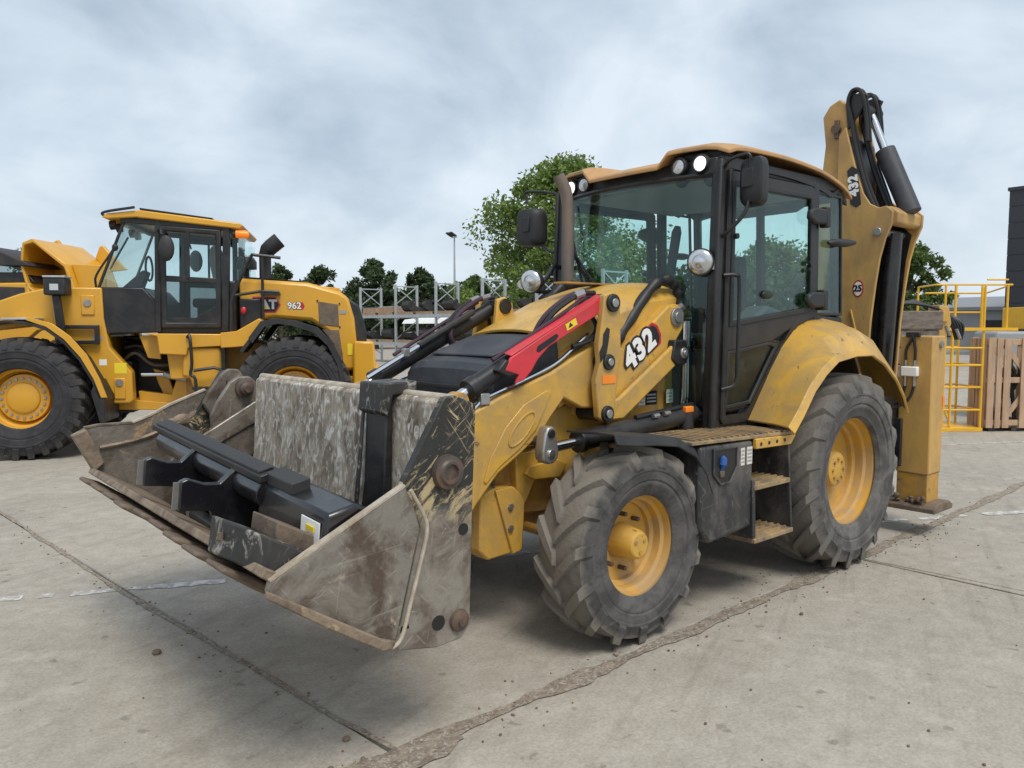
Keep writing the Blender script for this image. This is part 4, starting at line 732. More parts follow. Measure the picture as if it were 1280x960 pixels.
# front clam: floor, wings and lip
fl = G().sheet([[(x, y, z) for y in (-1.2, -.6, 0, .6, 1.2)] for x, z in ((4.27, .842), (4.20, .797), (4.1, .74), (3.95, .64), (3.87, .575), (3.80, .545), (3.74, .56))], .03).mk('clam_floor', 'clam_in', bk, .004)
WL = [(3.775, 1.115), (4.30, .868), (4.31, .835), (3.88, .545), (3.82, .545), (3.735, .86), (3.71, .945), (3.735, 1.03)]
wl_ = P('clam_wing', 'clam', WL, 1.20, 1.23, .006, bk)
G().tube([(3.755, 1.235, 1.10), (3.70, 1.236, 1.0), (3.685, 1.236, .93), (3.72, 1.236, .80), (3.765, 1.236, .66), (3.80, 1.236, .555), (3.84, 1.236, .525), (3.88, 1.232, .54)], .008, 8, 6).mk('weld_bead', 'bare_edge', wl_)
G().prism([(4.318, .848), (4.20, .772), (3.89, .572), (3.83, .548), (3.85, .522), (3.89, .526), (4.10, .662), (4.32, .820)], 1.228, 1.25).mk('wear_strip', 'lip', wl_, .006)
G().beam((3.775, 1.215, 1.118), (4.30, 1.215, .872), .034, .008).mk('bare_edge', 'bare_edge', wl_)
WR = [(4.40, 1.10), (4.33, 1.135), (4.26, 1.145), (4.08, 1.145), (3.98, 1.18), (3.87, 1.235), (3.66, 1.315), (3.60, 1.30), (3.60, .72), (3.85, .56), (4.28, .865), (4.30, .90)]
wr_ = P('clam_wing', 'clam_in', WR, -1.23, -1.20, .006, bk)
wr_['label'] = 'muddy brown right wing seen from inside'
for i in range(5, 0, -1):
    a, b = WR[i], WR[i+1]; G().beam((a[0], -1.214, a[1]+.003), (b[0], -1.214, b[1]+.003), .036, .010).mk('bare_edge', 'lip' if i < 3 else 'bare_edge', wr_)
G().prism([(4.405, 1.105), (4.33, 1.135), (4.24, .935), (4.30, .885)], -1.20, -1.155).mk('corner_bar', 'lip', wr_, .01)
G().tube([(4.26, -1.19, 1.02), (4.05, -1.19, 1.05), (3.85, -1.19, 1.12), (3.66, -1.19, 1.20)], .012, 6).mk('weld_bead', 'lip', wr_)
for xx, zz, rr in ((3.80, 1.145, .06), (3.72, 1.165, .05), (3.86, 1.135, .04)): G().ell((xx, -1.19, zz), rr, .015, rr*.6, 9, 6).mk('mud_cake', 'lip', wr_)
# hinge lugs and pin on the right, inner cheek plate
for s in (-1, 1):
    y0, y1 = (-1.16, -1.12) if s < 0 else (1.10, 1.14)
    if s > 0: continue
    lo = G().prism([(3.70, 1.24), (3.665, 1.31), (3.58, 1.42), (3.54, 1.445), (3.48, 1.44), (3.44, 1.38), (3.42, 1.10), (3.62, 1.10)], y0, y1).mk('hinge_lug', 'clam_in', bk, .008)
    if s < 0:
        G().prism([(3.72, 1.18), (3.68, 1.26), (3.60, 1.375), (3.55, 1.405), (3.48, 1.405), (3.43, 1.36), (3.41, 1.28), (3.41, 1.0), (3.70, 1.0)], -.98, -.945).mk('hinge_lug', 'clam_in', bk, .008)
        G().cyl((3.53, -1.12, 1.37), (3.52, -.96, 1.345), .034, n=16).mk('hinge_pin', 'pin', lo)
        G().lathe([(0, -.865), (.022, -.865), (.026, -.885), (.036, -.89), (.04, -.915), (.054, -.92), (.056, -.95)], (3.52, 0, 1.335), 24).mk('hinge_boss', 'pin', lo, ang=25)
        ck = G().prism([(4.0, .92), (3.90, 1.01), (3.74, 1.10), (3.46, 1.255), (3.39, 1.245), (3.36, 1.17), (3.42, 1.0), (3.62, .78), (3.86, .72)], -.94, -.91).mk('cheek_plate', 'clam_in', bk, .008)
        G().prism([(4.0, .92), (3.90, 1.015), (3.46, 1.262), (3.40, 1.25), (3.42, 1.15), (3.88, .93)], -.91, -.895).mk('cheek_rib', 'clam', ck, .006)
G().box(4.20, 4.40, -1.2, 1.2, .815, .835).mk('blank', 'lip', bk) if False else None
lp = G().sheet([[(4.325, y, .885), (4.17, y, .79), (4.05, y, .715)] for y in (-1.195, -.6, 0, .6, 1.215)][::-1], .035).mk('cutting_edge', 'lip', bk, .006)
for k in range(9):
    y = -1.08+k*.25; e_ = random.uniform(-.012, .012); G().prism([(4.375+e_, .862), (4.36+e_, .876), (4.28, .835), (4.06, .675), (4.08, .655), (4.26, .772)], y-.085, y+.085).mk('tooth', 'rust', bk, .012)
for s in (-.45, .45): P('bucket_bracket', 'black', [(3.58, .42), (3.64, .55), (3.50, 1.25), (3.40, 1.36), (3.0, 1.36), (2.96, 1.30), (3.02, 1.25), (3.38, 1.1), (3.44, .50)], s-.05, s+.05, .008, bk)
for s in (-.475, .475): eye((3.02, 1.325), .055, s+.02, s+.09, 'yellow_dirty', bk, .03, 'ram_knuckle')
# ---- cab
cab = G(); CW = .70
for s in (1, -1):
    cab.beam((1.12, s*CW, 1.02), (1.05, s*CW, 2.76), .075, .10, (1, 0, 0))
    cab.beam((-.135, s*CW, 1.72), (-.105, s*CW, 2.76), .06, .07, (1, 0, 0)); cab.beam((-.62, s*(CW-.06), 1.25), (-.54, s*(CW-.06), 2.76), .06, .06, (1, 0, 0))
    cab.beam((1.07, s*CW, 2.745), (-.55, s*(CW-.03), 2.765), .06, .09)
    cab.beam((1.10, s*CW, 1.05), (.74, s*CW, 1.05), .06, .07); cab.beam((-.10, s*CW, 1.755), (-.60, s*(CW-.03), 1.745), .06, .06)
    cab.beam((.74, s*CW, 1.06), (.14, s*CW, 1.70), .05, .05); cab.beam((.14, s*CW, 1.70), (-.12, s*CW, 1.755), .05, .05)
cab.beam((1.07, -CW, 2.72), (1.07, CW, 2.72), .07, .11); cab.beam((-.54, -CW+.06, 2.75), (-.54, CW-.06, 2.75), .07, .07); cab.beam((-.60, -CW+.06, 1.6), (-.60, CW-.06, 1.6), .07, .10)
cb = cab.mk('cab_frame', 'black', BH, .012)
for s in (1, -1):       # outer trim of the front post, grab rails
    G().beam((1.155, s*.735, 1.04), (1.095, s*.735, 2.72), .03, .055, (1, 0, 0)).mk('post_trim', 'black_plastic', cb, .01); G().beam((1.06, s*.745, 1.10), (1.015, s*.745, 2.70), .022, .03, (1, 0, 0)).mk('post_trim', 'black_plastic', cb, .006)
    G().tube([(1.08, s*.75, 2.03), (1.02, s*.80, 2.03), (.985, s*.805, 1.98), (.99, s*.805, 1.5), (1.0, s*.80, 1.34), (1.08, s*.75, 1.30)], .012, 8, 4).mk('grab_rail', 'black', cb)
P('cab_floor', 'black', [(1.10, 1.02), (-.55, 1.02), (-.55, 1.10), (1.10, 1.10)], -.68, .68, .01, cb)
P('rear_bulkhead', 'interior', [(-.52, 1.10), (-.58, 1.10), (-.62, 1.62), (-.57, 1.62)], -.62, .62, .01, cb)
for s in (1, -1): P('inner_arch', 'interior', [(.70, 1.08), (.16, 1.66), (-.12, 1.73), (-.58, 1.73), (-.58, 1.08)], s*.60, s*.665, .01, cb)
# windscreen: one curved pane
def wpane(z0, z1, n=12):
    rows = []
    for i in range(2):
        z = (z0, z1)[i]; rows.append([(1.13-.035*(z-1.15)+.11*(1-(k/n*2-1)**2), .655*(k/n*2-1), z) for k in range(n+1)])
    return rows
G().sheet(wpane(1.15, 2.665), .006).mk('windscreen', 'glass', cb, ang=60)
for z in (1.14, 2.67): G().rings([(V(1.13-.035*(z-1.15)+.11*(1-(k/12*2-1)**2), .66*(k/12*2-1), z), .018) for k in range(13)], 6).mk('windscreen_seal', 'black', cb)
for s in (1, -1):
    p = [(1.115, 1.15), (1.05, 2.72)]; 
G().sheet([[(-.60+.06*(z-1.6), y, z) for y in (-.6, .6)] for z in (1.66, 2.70)], .006).mk('rear_window', 'glass', cb)
G().beam((-.575, 0, 1.66), (-.535, 0, 2.70), .05, .05, (1, 0, 0)).mk('rear_window_bar', 'black', cb)
DO = [(1.045, 2.69), (.0, 2.705), (-.055, 2.66), (-.09, 1.80), (-.06, 1.775), (.15, 1.72), (.745, 1.10), (.80, 1.075), (1.05, 1.075), (1.085, 1.11)]
for s in (1, -1):
    dr = G().frame(DO, .055, s*.722, s*.752).mk('door', 'black', cb, .008)
    up = [(1.00, 2.635), (.02, 2.65), (-.005, 2.62), (-.035, 1.845), (.10, 1.80), (1.01, 1.70)]
    G().prism([(1.02, 1.72), (.10, 1.825), (-.03, 1.87), (-.04, 1.80), (.16, 1.745), (.19, 1.71), (.50, 1.60), (1.035, 1.54)], s*.724, s*.750).mk('door_rail', 'black', dr, .008)
    G().frame(up, .035, s*.745, s*.760).mk('window_frame', 'black_plastic', dr, .006)
    G().prism(inset(up, .01), s*.733, s*.739).mk('door_glass', 'glass', dr)
    lw = [(1.03, 1.56), (.50, 1.615), (.33, 1.60), (.72, 1.17), (1.06, 1.15)]
    G().prism(lw, s*.733, s*.739).mk('lower_glass', 'glass_dark', dr); G().frame([(1.02, 1.545), (.53, 1.60), (.42, 1.58), (.745, 1.19), (1.045, 1.17)], .025, s*.738, s*.757).mk('window_frame', 'black_plastic', dr, .006)
    rs = [(-.15, 2.70), (-.52, 2.70), (-.575, 1.79), (-.175, 1.79)]
    G().prism(rs, s*.695, s*.701).mk('quarter_glass', 'glass', cb); G().frame(rs, .02, s*.69, s*.712).mk('quarter_frame', 'black', cb, .004)
    for z in (1.90, 2.50):
        hg = G().prism([(.10, z-.03), (.09, z+.03), (.02, z+.055), (-.13, z+.055), (-.13, z-.055), (.02, z-.06)], s*.755, s*.80).mk('door_hinge', 'black_plastic', dr, .015)
        G().box(-.185, -.125, s*.735 if s > 0 else -.80, .80 if s > 0 else -.735, z-.075, z+.075).mk('hinge_block', 'black_plastic', hg, .012)
    G().cyl((.98, s*.76, 2.28), (.98, s*.785, 2.28), .018, n=12).mk('door_knob', 'black_plastic', dr)
    for z in (2.11, 2.16): G().cyl((.03, s*.758, z), (.03, s*.775, z), .018, n=12).mk('door_knob', 'black_plastic', dr)
    G().ell((.56, s*.75, 1.92), .065, .012, .03, 12, 6).mk('door_handle', 'black', dr)
    G().rings([(V(-.30, s*.72, 2.33), .012), (V(-.36, s*.74, 2.335), .03), (V(-.50, s*.76, 2.34), .032), (V(-.62, s*.77, 2.35), .016)], 10).mk('window_latch', 'black_plastic', cb)
# roof
rows = []; n = 20
for i in range(n+1):
    u = i/n; row = []
    for j in range(n+1):
        v = j/n*2-1; y = .77*v*(1-.05*u**3); xf = 1.22-.10*abs(v)**2.5-.05*(1 if abs(v) > .55 else 0); x = xf+(-.64-xf)*u
        pod = max(0, min(1, (abs(v)-.40)/.13)); pod = pod*pod*(3-2*pod)
        z = 2.79+.085*pod*(1-.55*u)+.05*math.sin(math.pi*min(1, u*1.1))**.7-.045*max(0, abs(v)-.86)/.14*(1-.2*u)-.03*max(0, .06-u)/.06*(1-.4*pod)-.03*max(0, u-.7)/.3-.055*max(0, u-.93)/.07
        row.append((x, y, z))
    rows.append(row)
rf = G().sheet(rows, -.03 if False else .03, (0, 0, 1)).mk('roof', 'yellow_roof', cb, .008, ang=40)
rows2 = [[(p[0]*.965, p[1]*.955, p[2]-.034-(.06 if 2 < i < 18 else .0)) for p in r] for i, r in enumerate(rows)][4:]
G().sheet(rows2, .035, (0, 0, 1)).mk('roof_lining', 'black_plastic', rf, ang=40)
for s in (1, -1):
    pd = G().add(*(lambda X: (X, [(0, 1, 2, 3), (7, 6, 5, 4), (0, 4, 5, 1), (1, 5, 6, 2), (2, 6, 7, 3), (3, 7, 4, 0)]))([(1.07, s*.34, 2.67), (1.02, s*.70, 2.67), (1.05, s*.70, 2.83), (1.10, s*.34, 2.83), (.85, s*.28, 2.66), (.85, s*.72, 2.66), (.85, s*.70, 2.82), (.85, s*.34, 2.82)])).mk('light_pod', 'black_plastic', rf, .015)
    for y, on in ((.43, 0), (.585, 1)):
        x = 1.150-.05*(y-.3)/.4; ln = G().lathe([(.062, x-.05), (.062, x), (.056, x+.012), (.050, x+.012), (.046, x+.004), (0, x+.004)], (0, s*y, 2.745), 24, 'x').mk('work_light', 'black', rf, ang=30)
        G().lathe([(.046, x+.002), (.044, x+.010), (.02, x+.016), (0, x+.017)], (0, s*y, 2.745), 20, 'x').mk('lens', 'light_on' if on else 'light_off', ln)
    G().ell((1.05, s*.62, 2.655), .03, .05, .055, 12, 8).mk('camera_pod', 'black', rf); G().ell((1.06, s*.40, 2.66), .03, .05, .04, 12, 8).mk('camera_pod', 'black', rf)
# mirrors
for s in (1, -1):
    y = s*.90 if s > 0 else -1.0
    xm, zm = (.99, 2.60) if s > 0 else (1.13, 2.49)
    ma = G().tube([(1.10, s*.745, 2.27), (1.13, s*.82, 2.30), (1.09, y-.0*s, 2.40), (xm+.05, y, 2.50)], .012, 8).mk('mirror_arm', 'black', cb)
    G().tube([(1.08, s*.74, 2.70), (1.10, s*.80, 2.74), (xm+.07, y, 2.76), (xm+.06, y, 2.68)], .011, 8).mk('mirror_stay', 'black', ma)
    sh = G(); m_ = 6; ring = []
    for k, (sx, dd) in enumerate(((.72, .075), (.93, .06), (1, .02), (1, -.03), (.95, -.045))):
        o_ = []
        for t in range(24):
            a = 2*math.pi*t/24; cx, sz = math.cos(a), math.sin(a); px = .100*sx*math.copysign(abs(cx)**.45, cx); pz = .150*sx*math.copysign(abs(sz)**.45, sz); o_.append((px, dd, pz))
        ring.append(o_)
    rot = R(12*s); vs = []
    for o_ in ring:
        for (px, dd, pz) in o_: vs.append((xm+dd*math.cos(rot)-(-px)*math.sin(rot)*1, y+dd*math.sin(rot)+px*math.cos(rot), zm+pz))
    fs = [tuple(range(24)), tuple(range(4*24+23, 4*24-1, -1))]+[(i*24+k, i*24+(k+1) % 24, (i+1)*24+(k+1) % 24, (i+1)*24+k) for i in range(4) for k in range(24)]
    mo = sh.add(vs, fs).mk('mirror', 'black_plastic', cb, ang=40)
    G().box(xm+.068, xm+.082, y-.045, y+.04, zm-.04, zm+.075).mk('mirror_clamp', 'black_plastic', mo, .006)
# headlights beside the windscreen, indicators
for s in (1, -1):
    hx, hy, hz_ = (1.16, .635, 2.115) if s > 0 else (1.50, -.60, 2.035)
    hl = G().lathe([(0, -.085), (.04, -.08), (.075, -.05), (.088, 0.0), (.088, .012), (.082, .016)], (0, 0, 0), 28, 'x').mk('headlight', 'black', cb, ang=40); hl.location = (hx, hy, hz_); hl.rotation_euler = (0, R(6), R(20))
    G().lathe([(.082, .010), (.080, .020), (.060, .032), (.048, .035), (.046, .028), (.028, .030), (.02, .040), (0, .042)], (0, 0, 0), 28, 'x').mk('lens', 'lamp', hl, ang=60)
    G().lathe([(.0, .03), (.03, .03), (.038, .0), (.03, -.05), (0, -.06)], (-.02, s*.085, -.02), 18, 'x').mk('indicator', 'lamp', hl)
    G().tube([(hx-.05, hy, hz_-.02), (hx-.06, hy+.02*s, hz_-.07), (1.12, s*.70, hz_-.06)], .016, 8).mk('lamp_bracket', 'black', hl).matrix_parent_inverse = (Matrix.Translation((hx, hy, hz_)) @ hl.rotation_euler.to_matrix().to_4x4()).inverted()
G().tube([(1.40, -.60, 2.02), (1.30, -.62, 2.10), (1.22, -.66, 2.16), (1.12, -.70, 2.16)], .018, 8).mk('lamp_hose', 'black', cb)
G().box(1.24, 1.32, .60, .66, 1.16, 1.20).mk('side_marker', 'orange', BH, .006); G().cyl((1.28, .63, 1.03), (1.28, .63, 1.16), .05, .045, 16).mk('marker_post', 'black', BH)
# wipers, interior
for a, b in (((1.215, -.33, 1.95), (1.13, -.60, 2.62)), ((1.235, -.22, 1.95), (1.16, -.50, 2.26)), ((1.243, -.15, 1.95), (1.17, -.47, 2.25))): G().beam((a[0]+.012, a[1], a[2]), (b[0]+.03, b[1], b[2]), .012, .014).mk('wiper', 'black', cb)
G().beam((1.15, -.60, 2.08), (1.09, -.62, 2.60), .02, .03).mk('wiper', 'black', cb)
st_ = G().prism([(.12, 1.52), (.55, 1.56), (.57, 1.66), (.10, 1.64)], -.25, .25).mk('seat', 'seat_cloth', cb, .04, seg=3)
G().add(*(lambda X: (X, [(0, 1, 2, 3), (7, 6, 5, 4), (0, 4, 5, 1), (1, 5, 6, 2), (2, 6, 7, 3), (3, 7, 4, 0)]))([(.12, -.24, 1.62), (.12, .24, 1.62), (.03, .20, 2.25), (.03, -.20, 2.25), (-.02, -.24, 1.62), (-.02, .24, 1.62), (-.06, .20, 2.25), (-.06, -.20, 2.25)])).mk('seat_back', 'seat_cloth', st_, .04, seg=3)
G().box(.05, .5, -.2, .2, 1.10, 1.52).mk('seat_base', 'interior', st_, .02)
dsh = G().prism([(1.12, 1.12), (.92, 1.12), (.90, 1.62), (1.00, 1.80), (1.14, 1.82)], -.32, .32).mk('dashboard', 'interior', cb, .03)
sw = G(); cc = V(.80, 0, 1.90); ax_ = V(-.45, 0, .89).normalized(); a_ = V(0, 1, 0); b_ = ax_.cross(a_)
ring = [cc+(a_*math.cos(t)+b_*math.sin(t))*.19 for t in [2*math.pi*k/28 for k in range(29)]]
sw.rings([(p, .016) for p in ring], 8).cyl(cc-ax_*.25, cc, .03, n=10)
for k in range(3): t = 2.1*k+.5; sw.beam(cc, cc+(a_*math.cos(t)+b_*math.sin(t))*.19, .03, .012)
sw.mk('steering_wheel', 'seat_cloth', cb)
G().rings([(V(.98, .18, 1.7), .03), (V(.93, .21, 2.05), .032), (V(.90, .24, 2.36), .034), (V(.895, .245, 2.40), .02)], 10).mk('seat_belt_post', 'seat_cloth', cb)
for s in (1, -1): P('side_console', 'interior', [(.75, 1.10), (.0, 1.10), (.0, 1.80), (.30, 1.86), (.75, 1.62)], s*.42, s*.60, .03, cb)
G().box(-.5, 1.05, -.33, .33, 2.70, 2.735).mk('roof_visor', 'black', cb, .01); G().box(-.2, 1.0, -.66, .66, 2.66, 2.70).mk('headliner', 'seat_grey', cb, .02)
# exhaust
ex = G().rings([(V(1.27, -.46, 1.86), .047), (V(1.27, -.46, 2.58), .045), (V(1.285, -.47, 2.70), .045), (V(1.33, -.50, 2.80), .044)], 18).mk('exhaust_stack', 'exhaust', BH, ang=40)
G().cyl((1.325, -.497, 2.795), (1.332, -.502, 2.802), .038, n=16).mk('exhaust_mouth', 'decal_black', ex)
# ---- boom and dipper folded across the rear (they lie in the Y-Z plane)
BP = [(.27, 3.35), (.33, 3.42), (.39, 3.20), (.44, 3.02), (.50, 2.84), (.565, 2.74), (.64, 2.70), (.70, 2.71), (.755, 2.66), (.75, 2.56), (.70, 2.44), (.66, 2.28), (.63, 2.05), (.60, 1.75), (.58, 1.30), (.56, 1.10), (.30, 1.08), (.27, 1.5), (.27, 2.2), (.27, 2.9)]
bm_ = G().prism(BP, -1.33, -1.30, 'x').mk('boom', 'yellow_boom', BH, .006)
BP2 = [(y+(.05 if y > .55 else 0), z) for y, z in BP]
G().prism(BP2, -1.80, -1.77, 'x').mk('boom_plate', 'yellow_boom', bm_, .006)
G().prism([(.34, 3.35), (.37, 3.3), (.40, 2.6), (.42, 1.1), (.39, 1.1), (.36, 2.2)], -1.77, -1.33, 'x').mk('boom_web', 'black', bm_)
G().prism([(.40, 3.2), (.62, 2.6), (.72, 2.50), (.68, 2.28), (.64, 1.75), (.60, 1.1), (.42, 1.1)], -1.769, -1.760, 'x').mk('dark_inner_face', 'black', bm_); G().prism([(.62, 2.695), (.72, 2.71), (.80, 2.65), (.79, 2.56), (.74, 2.54), (.60, 2.60)], -1.772, -1.328, 'x').mk('knuckle', 'yellow_boom', bm_, .015)  # black sheet added over the far plate's yellow inner face to darken the channel
G().cyl((-1.28, .635, 2.50), (-1.82, .635, 2.50), .035, n=18).mk('boom_pin', 'steel', bm_, .004)
br_ = G().cyl((-1.55, .66, 2.50), (-1.55, .60, 1.25), .075, n=22).mk('boom_ram', 'black_gloss', bm_); G().cyl((-1.43, .50, 2.4), (-1.43, .47, 1.3), .03, n=10).mk('boom_pipe', 'hose', bm_)
G().cyl((-1.55, .60, 1.30), (-1.55, .59, 1.0), .04, n=14).mk('rod', 'chrome', br_)
for x in (-1.36, -1.62): G().prism([(.30, 3.38), (.36, 3.44), (.47, 3.60), (.50, 3.66), (.44, 3.70), (.34, 3.69), (.26, 3.56)], x-.015, x+.015, 'x').mk('boom_head', 'black', bm_, .006)
dp = G().prism([(.13, 3.30), (.10, 3.55), (.16, 3.64), (.25, 3.68), (.31, 3.62), (.33, 3.40), (.30, 3.05), (.10, 1.7), (-.02, 1.7), (.06, 2.6)], -1.66, -1.34, 'x').mk('dipper', 'yellow_boom', BH, .012)
G().cyl((-1.30, .235, 3.42), (-1.70, .235, 3.42), .04, n=16).mk('dipper_pin', 'pin', dp); G().box(-1.335, -1.31, .22, .26, 3.34, 3.5).mk('pin_lock', 'pin', dp, .006)
G().prism([(.15, 1.75), (-.08, 1.75), (-.35, 1.35), (-.36, 1.10), (-.15, .92), (.10, .95), (.12, 1.3)], -1.85, -1.25, 'x').mk('digging_bucket', 'clam_in', dp, .02)
sr = G().cyl((-1.55, .56, 3.22), (-1.55, .80, 2.66), .083, n=26).mk('dipper_ram', 'grille', bm_, .006); G().cyl((-1.55, .43, 3.55), (-1.55, .565, 3.21), .034, n=16).mk('rod', 'chrome', sr)
G().cyl((-1.40, .42, 3.57), (-1.70, .42, 3.57), .05, n=16).mk('ram_eye', 'black', sr)
for k in range(4):
    x = -1.33-.05*(k % 2)-.24*(k//2); d = .02*k
    G().tube([(x, .60+d*.3, 2.68), (x, .50, 2.92+d), (x, .42, 3.20), (x, .36-d*.4, 3.50), (x, .33, 3.63), (x, .36, 3.72), (x, .42, 3.72), (x, .46, 3.65), (x-.02, .48, 3.5), (x-.02, .50, 3.28)], .017, 8).mk('hose', 'hose', bm_)
# boom markings
bo = V(-1.2985, .44, 2.93); u_, v_ = V(0, .18, -.98), V(0, .98, .18)
u_, v_ = V(0, -.13, .99), V(0, -.99, -.13)
nb = plate_on([(-.17, -.045), (.13, -.045), (.17, 0), (.14, .045), (-.15, .045), (-.19, .0)], bo+V(0, -.02, -.02), u_, v_).mk('boom_badge', 'decal_black', bm_)
text('432', .11, 'white', nb, bo+V(.003, -.02, -.02), u_, v_, 'number', .006, spacing=1.1)
sg = plate_on(oval(0, 0, .048, .075), V(-1.2995, .485, 2.03), V(0, 1, 0), V(0, 0, 1)).mk('speed_sticker', 'decal_red', bm_); plate_on(oval(0, 0, .037, .060), V(-1.2970, .485, 2.03), V(0, 1, 0), V(0, 0, 1)).mk('sticker_field', 'white', sg)
text('25', .075, 'decal_black', sg, V(-1.294, .485, 2.03), V(0, 1, 0), V(0, 0, 1), 'number', .003)
G().tube([(-1.29, .43, 1.85), (-1.285, .50, 1.6), (-1.29, .56, 1.35)], .009, 6).mk('handle_rod', 'yellow', bm_)
# rear frame and stabilisers
P('rear_frame', 'black', [(-1.02, .55), (-1.275, .55), (-1.275, 1.02), (-1.02, 1.02)], -.85, .85, .01)
P('king_post', 'yellow_dirty', [(-1.28, .65), (-1.85, .75), (-1.85, 1.25), (-1.28, 1.30)], .25, .78, .015)
for s in (1, -1):
    y0, y1 = (.86, 1.12) if s > 0 else (-1.12, -.86)
    sg_ = G().box(-1.53, -1.28, y0, y1, .50, 1.63).mk('stabiliser', 'yellow_boom', BH, .012)
    G().box(-1.522, -1.288, y0+.008, y1-.008, .27, .5).mk('stabiliser_leg', 'yellow_dirty', sg_, .006)
    G().prism([(-1.60, .24), (-1.60, .20), (-1.22, .20), (-1.22, .24), (-1.30, .275), (-1.52, .275)], y0-.06, y1+.08).mk('stabiliser_pad', 'rust', sg_, .008)
    for k in range(14): G().ell((-1.265+random.uniform(-.01, .025), y0+.0+random.uniform(0, .24), .285+random.uniform(-.012, .03)), random.uniform(.012, .024), random.uniform(.015, .035), random.uniform(.010, .024), 8, 5).mk('mud_lump', 'mud', sg_)
    G().box(-1.30, -1.262, y0+.05, y0+.16, 1.62, 1.66).mk('port_block', 'black', sg_, .006)
    vb = G().box(-1.282, -1.235, y0+.03, y0+.16, 1.30, 1.38).mk('valve_block', 'white', sg_, .008)
    for k in range(2):
        y = y0+.06+.07*k
        G().cyl((-1.26, y, 1.38), (-1.26, y, 1.43), .014, n=8).mk('hose_fitting', 'steel', vb); G().cyl((-1.26, y, 1.30), (-1.26, y, 1.22), .015, n=8).mk('hose_fitting', 'steel', vb)
        G().tube([(-1.26, y, 1.43), (-1.262, y, 1.52), (-1.265, y0+.095+.02*k, 1.60), (-1.27, y0+.1, 1.64)], .011, 7).mk('hose', 'hose', vb)
        G().tube([(-1.26, y, 1.22), (-1.25, y-.02, 1.14), (-1.23, y-.06, 1.08), (-1.2, y-.15, 1.03), (-1.14, y-.26, 1.03)], .012, 7).mk('hose', 'hose', vb)
    G().box(-1.535, -1.50, y1-.001, y1+.008, 1.05, 1.13).mk('reflector', 'orange', sg_); G().box(-1.36, -1.29, y1, y1+.006, 1.14, 1.20).mk('reflector', 'orange', sg_) if False else None
    G().cyl((-1.42, y1-.01, 1.56), (-1.42, y1+.02, 1.56), .03, n=14).mk('pin_head', 'steel', sg_)
    G().box(-1.60, -1.53, y0+.05, y1-.03, .55, .95).mk('tail_lamp_guard', 'black', sg_, .006)
    G().box(-1.276, -1.24, y0-.06, y0+.05, .55, .95).mk('side_guard', 'black', sg_, .006)
    G().prism([(-1.20, .93), (-1.35, .93), (-1.35, 1.10), (-1.05, 1.20), (-1.05, 1.05)], s*.70, s*.855).mk('stabiliser_arm', 'black', sg_, .008)
# ================================================================== loads lying in the bucket
ht = thing('quick_hitch', 'glossy black hitch bracket with hooked lugs lying in the open bucket', 'hitch', (3.93, 0, .735)); ht.rotation_euler = (-.05, 0, 0)
def HP(name, pts, y0, y1, mat='black_gloss', bev=.006, par=None): return G().prism([(x-4.05, z-.82) for x, z in pts], y0, y1).mk(name, mat, par or ht, bev)
LUG = [(4.44, 1.055), (4.43, 1.175), (4.40, 1.185), (4.33, 1.155), (4.27, 1.15), (4.23, 1.185), (4.19, 1.215), (4.08, 1.22), (3.93, 1.05), (3.93, .76), (4.05, .735), (4.25, .845), (4.285, .88), (4.29, .97), (4.31, 1.035), (4.37, 1.045)]
for y in (-.15, .35):
    l_ = HP('lug_plate', LUG, y-.02, y+.02)
    G().beam((4.442-4.05, y, 1.06-.82), (4.432-4.05, y, 1.172-.82), .006, .042, (1, 0, 0)).mk('bare_edge', 'steel', l_)
G().cyl((4.22-4.05, -.14, .90-.82), (4.22-4.05, -.10, .90-.82), .036, n=18).mk('hitch_pin', 'steel', ht); G().cyl((4.22-4.05, -.20, .90-.82), (4.22-4.05, .34, .90-.82), .03, n=14).mk('cross_pin', 'black', ht)
HP('crossbar', [(4.21, 1.195), (4.21, 1.225), (4.12, 1.245), (4.12, 1.205)], -.80, .64, 'black', .004)
HP('crossbar', [(4.20, 1.226), (4.20, 1.238), (4.15, 1.25), (4.13, 1.246)], -.76, .60, 'black_plastic', .003)
for y0, y1 in ((-.70, -.175), (-.125, .325), (.375, .63)):
    G().cyl((4.16-4.05, y0, 1.145-.82), (4.16-4.05, y1, 1.145-.82), .062, n=22).mk('tube', 'black_gloss', ht, .004)
HP('main_box', [(4.19, 1.19), (4.07, 1.215), (3.99, 1.17), (3.97, .93), (4.06, .90), (4.20, .95), (4.21, 1.05)], .60, 1.17, 'black_gloss', .015)
HP('main_box', [(4.10, 1.10), (4.0, 1.12), (3.96, .80), (4.12, .79)], -.60, .60, 'black', .015)
HP('end_cap', [(4.18, 1.235), (4.10, 1.25), (4.10, 1.205), (4.18, 1.19)], .62, .86, 'black_plastic', .004)
lb = G().add(*(lambda o: (o, [(0, 1, 2, 3), (7, 6, 5, 4), (0, 4, 5, 1), (1, 5, 6, 2), (2, 6, 7, 3), (3, 7, 4, 0)]))([(4.206-4.05, 1.0, 1.06-.82), (4.206-4.05, 1.14, 1.06-.82), (4.200-4.05, 1.14, 1.155-.82), (4.200-4.05, 1.0, 1.155-.82), (4.211-4.05, 1.0, 1.06-.82), (4.211-4.05, 1.14, 1.06-.82), (4.205-4.05, 1.14, 1.155-.82), (4.205-4.05, 1.0, 1.155-.82)])).mk('maker_label', 'white', ht)
G().box(4.2085-4.05, 4.2125-4.05, 1.05, 1.11, 1.115-.82, 1.135-.82).mk('print', 'sticker_yellow', lb)
ss = thing('steel_block', 'scuffed black steel box section resting across the left corner of the cutting edge', 'block', (4.25, 1.02, .87))
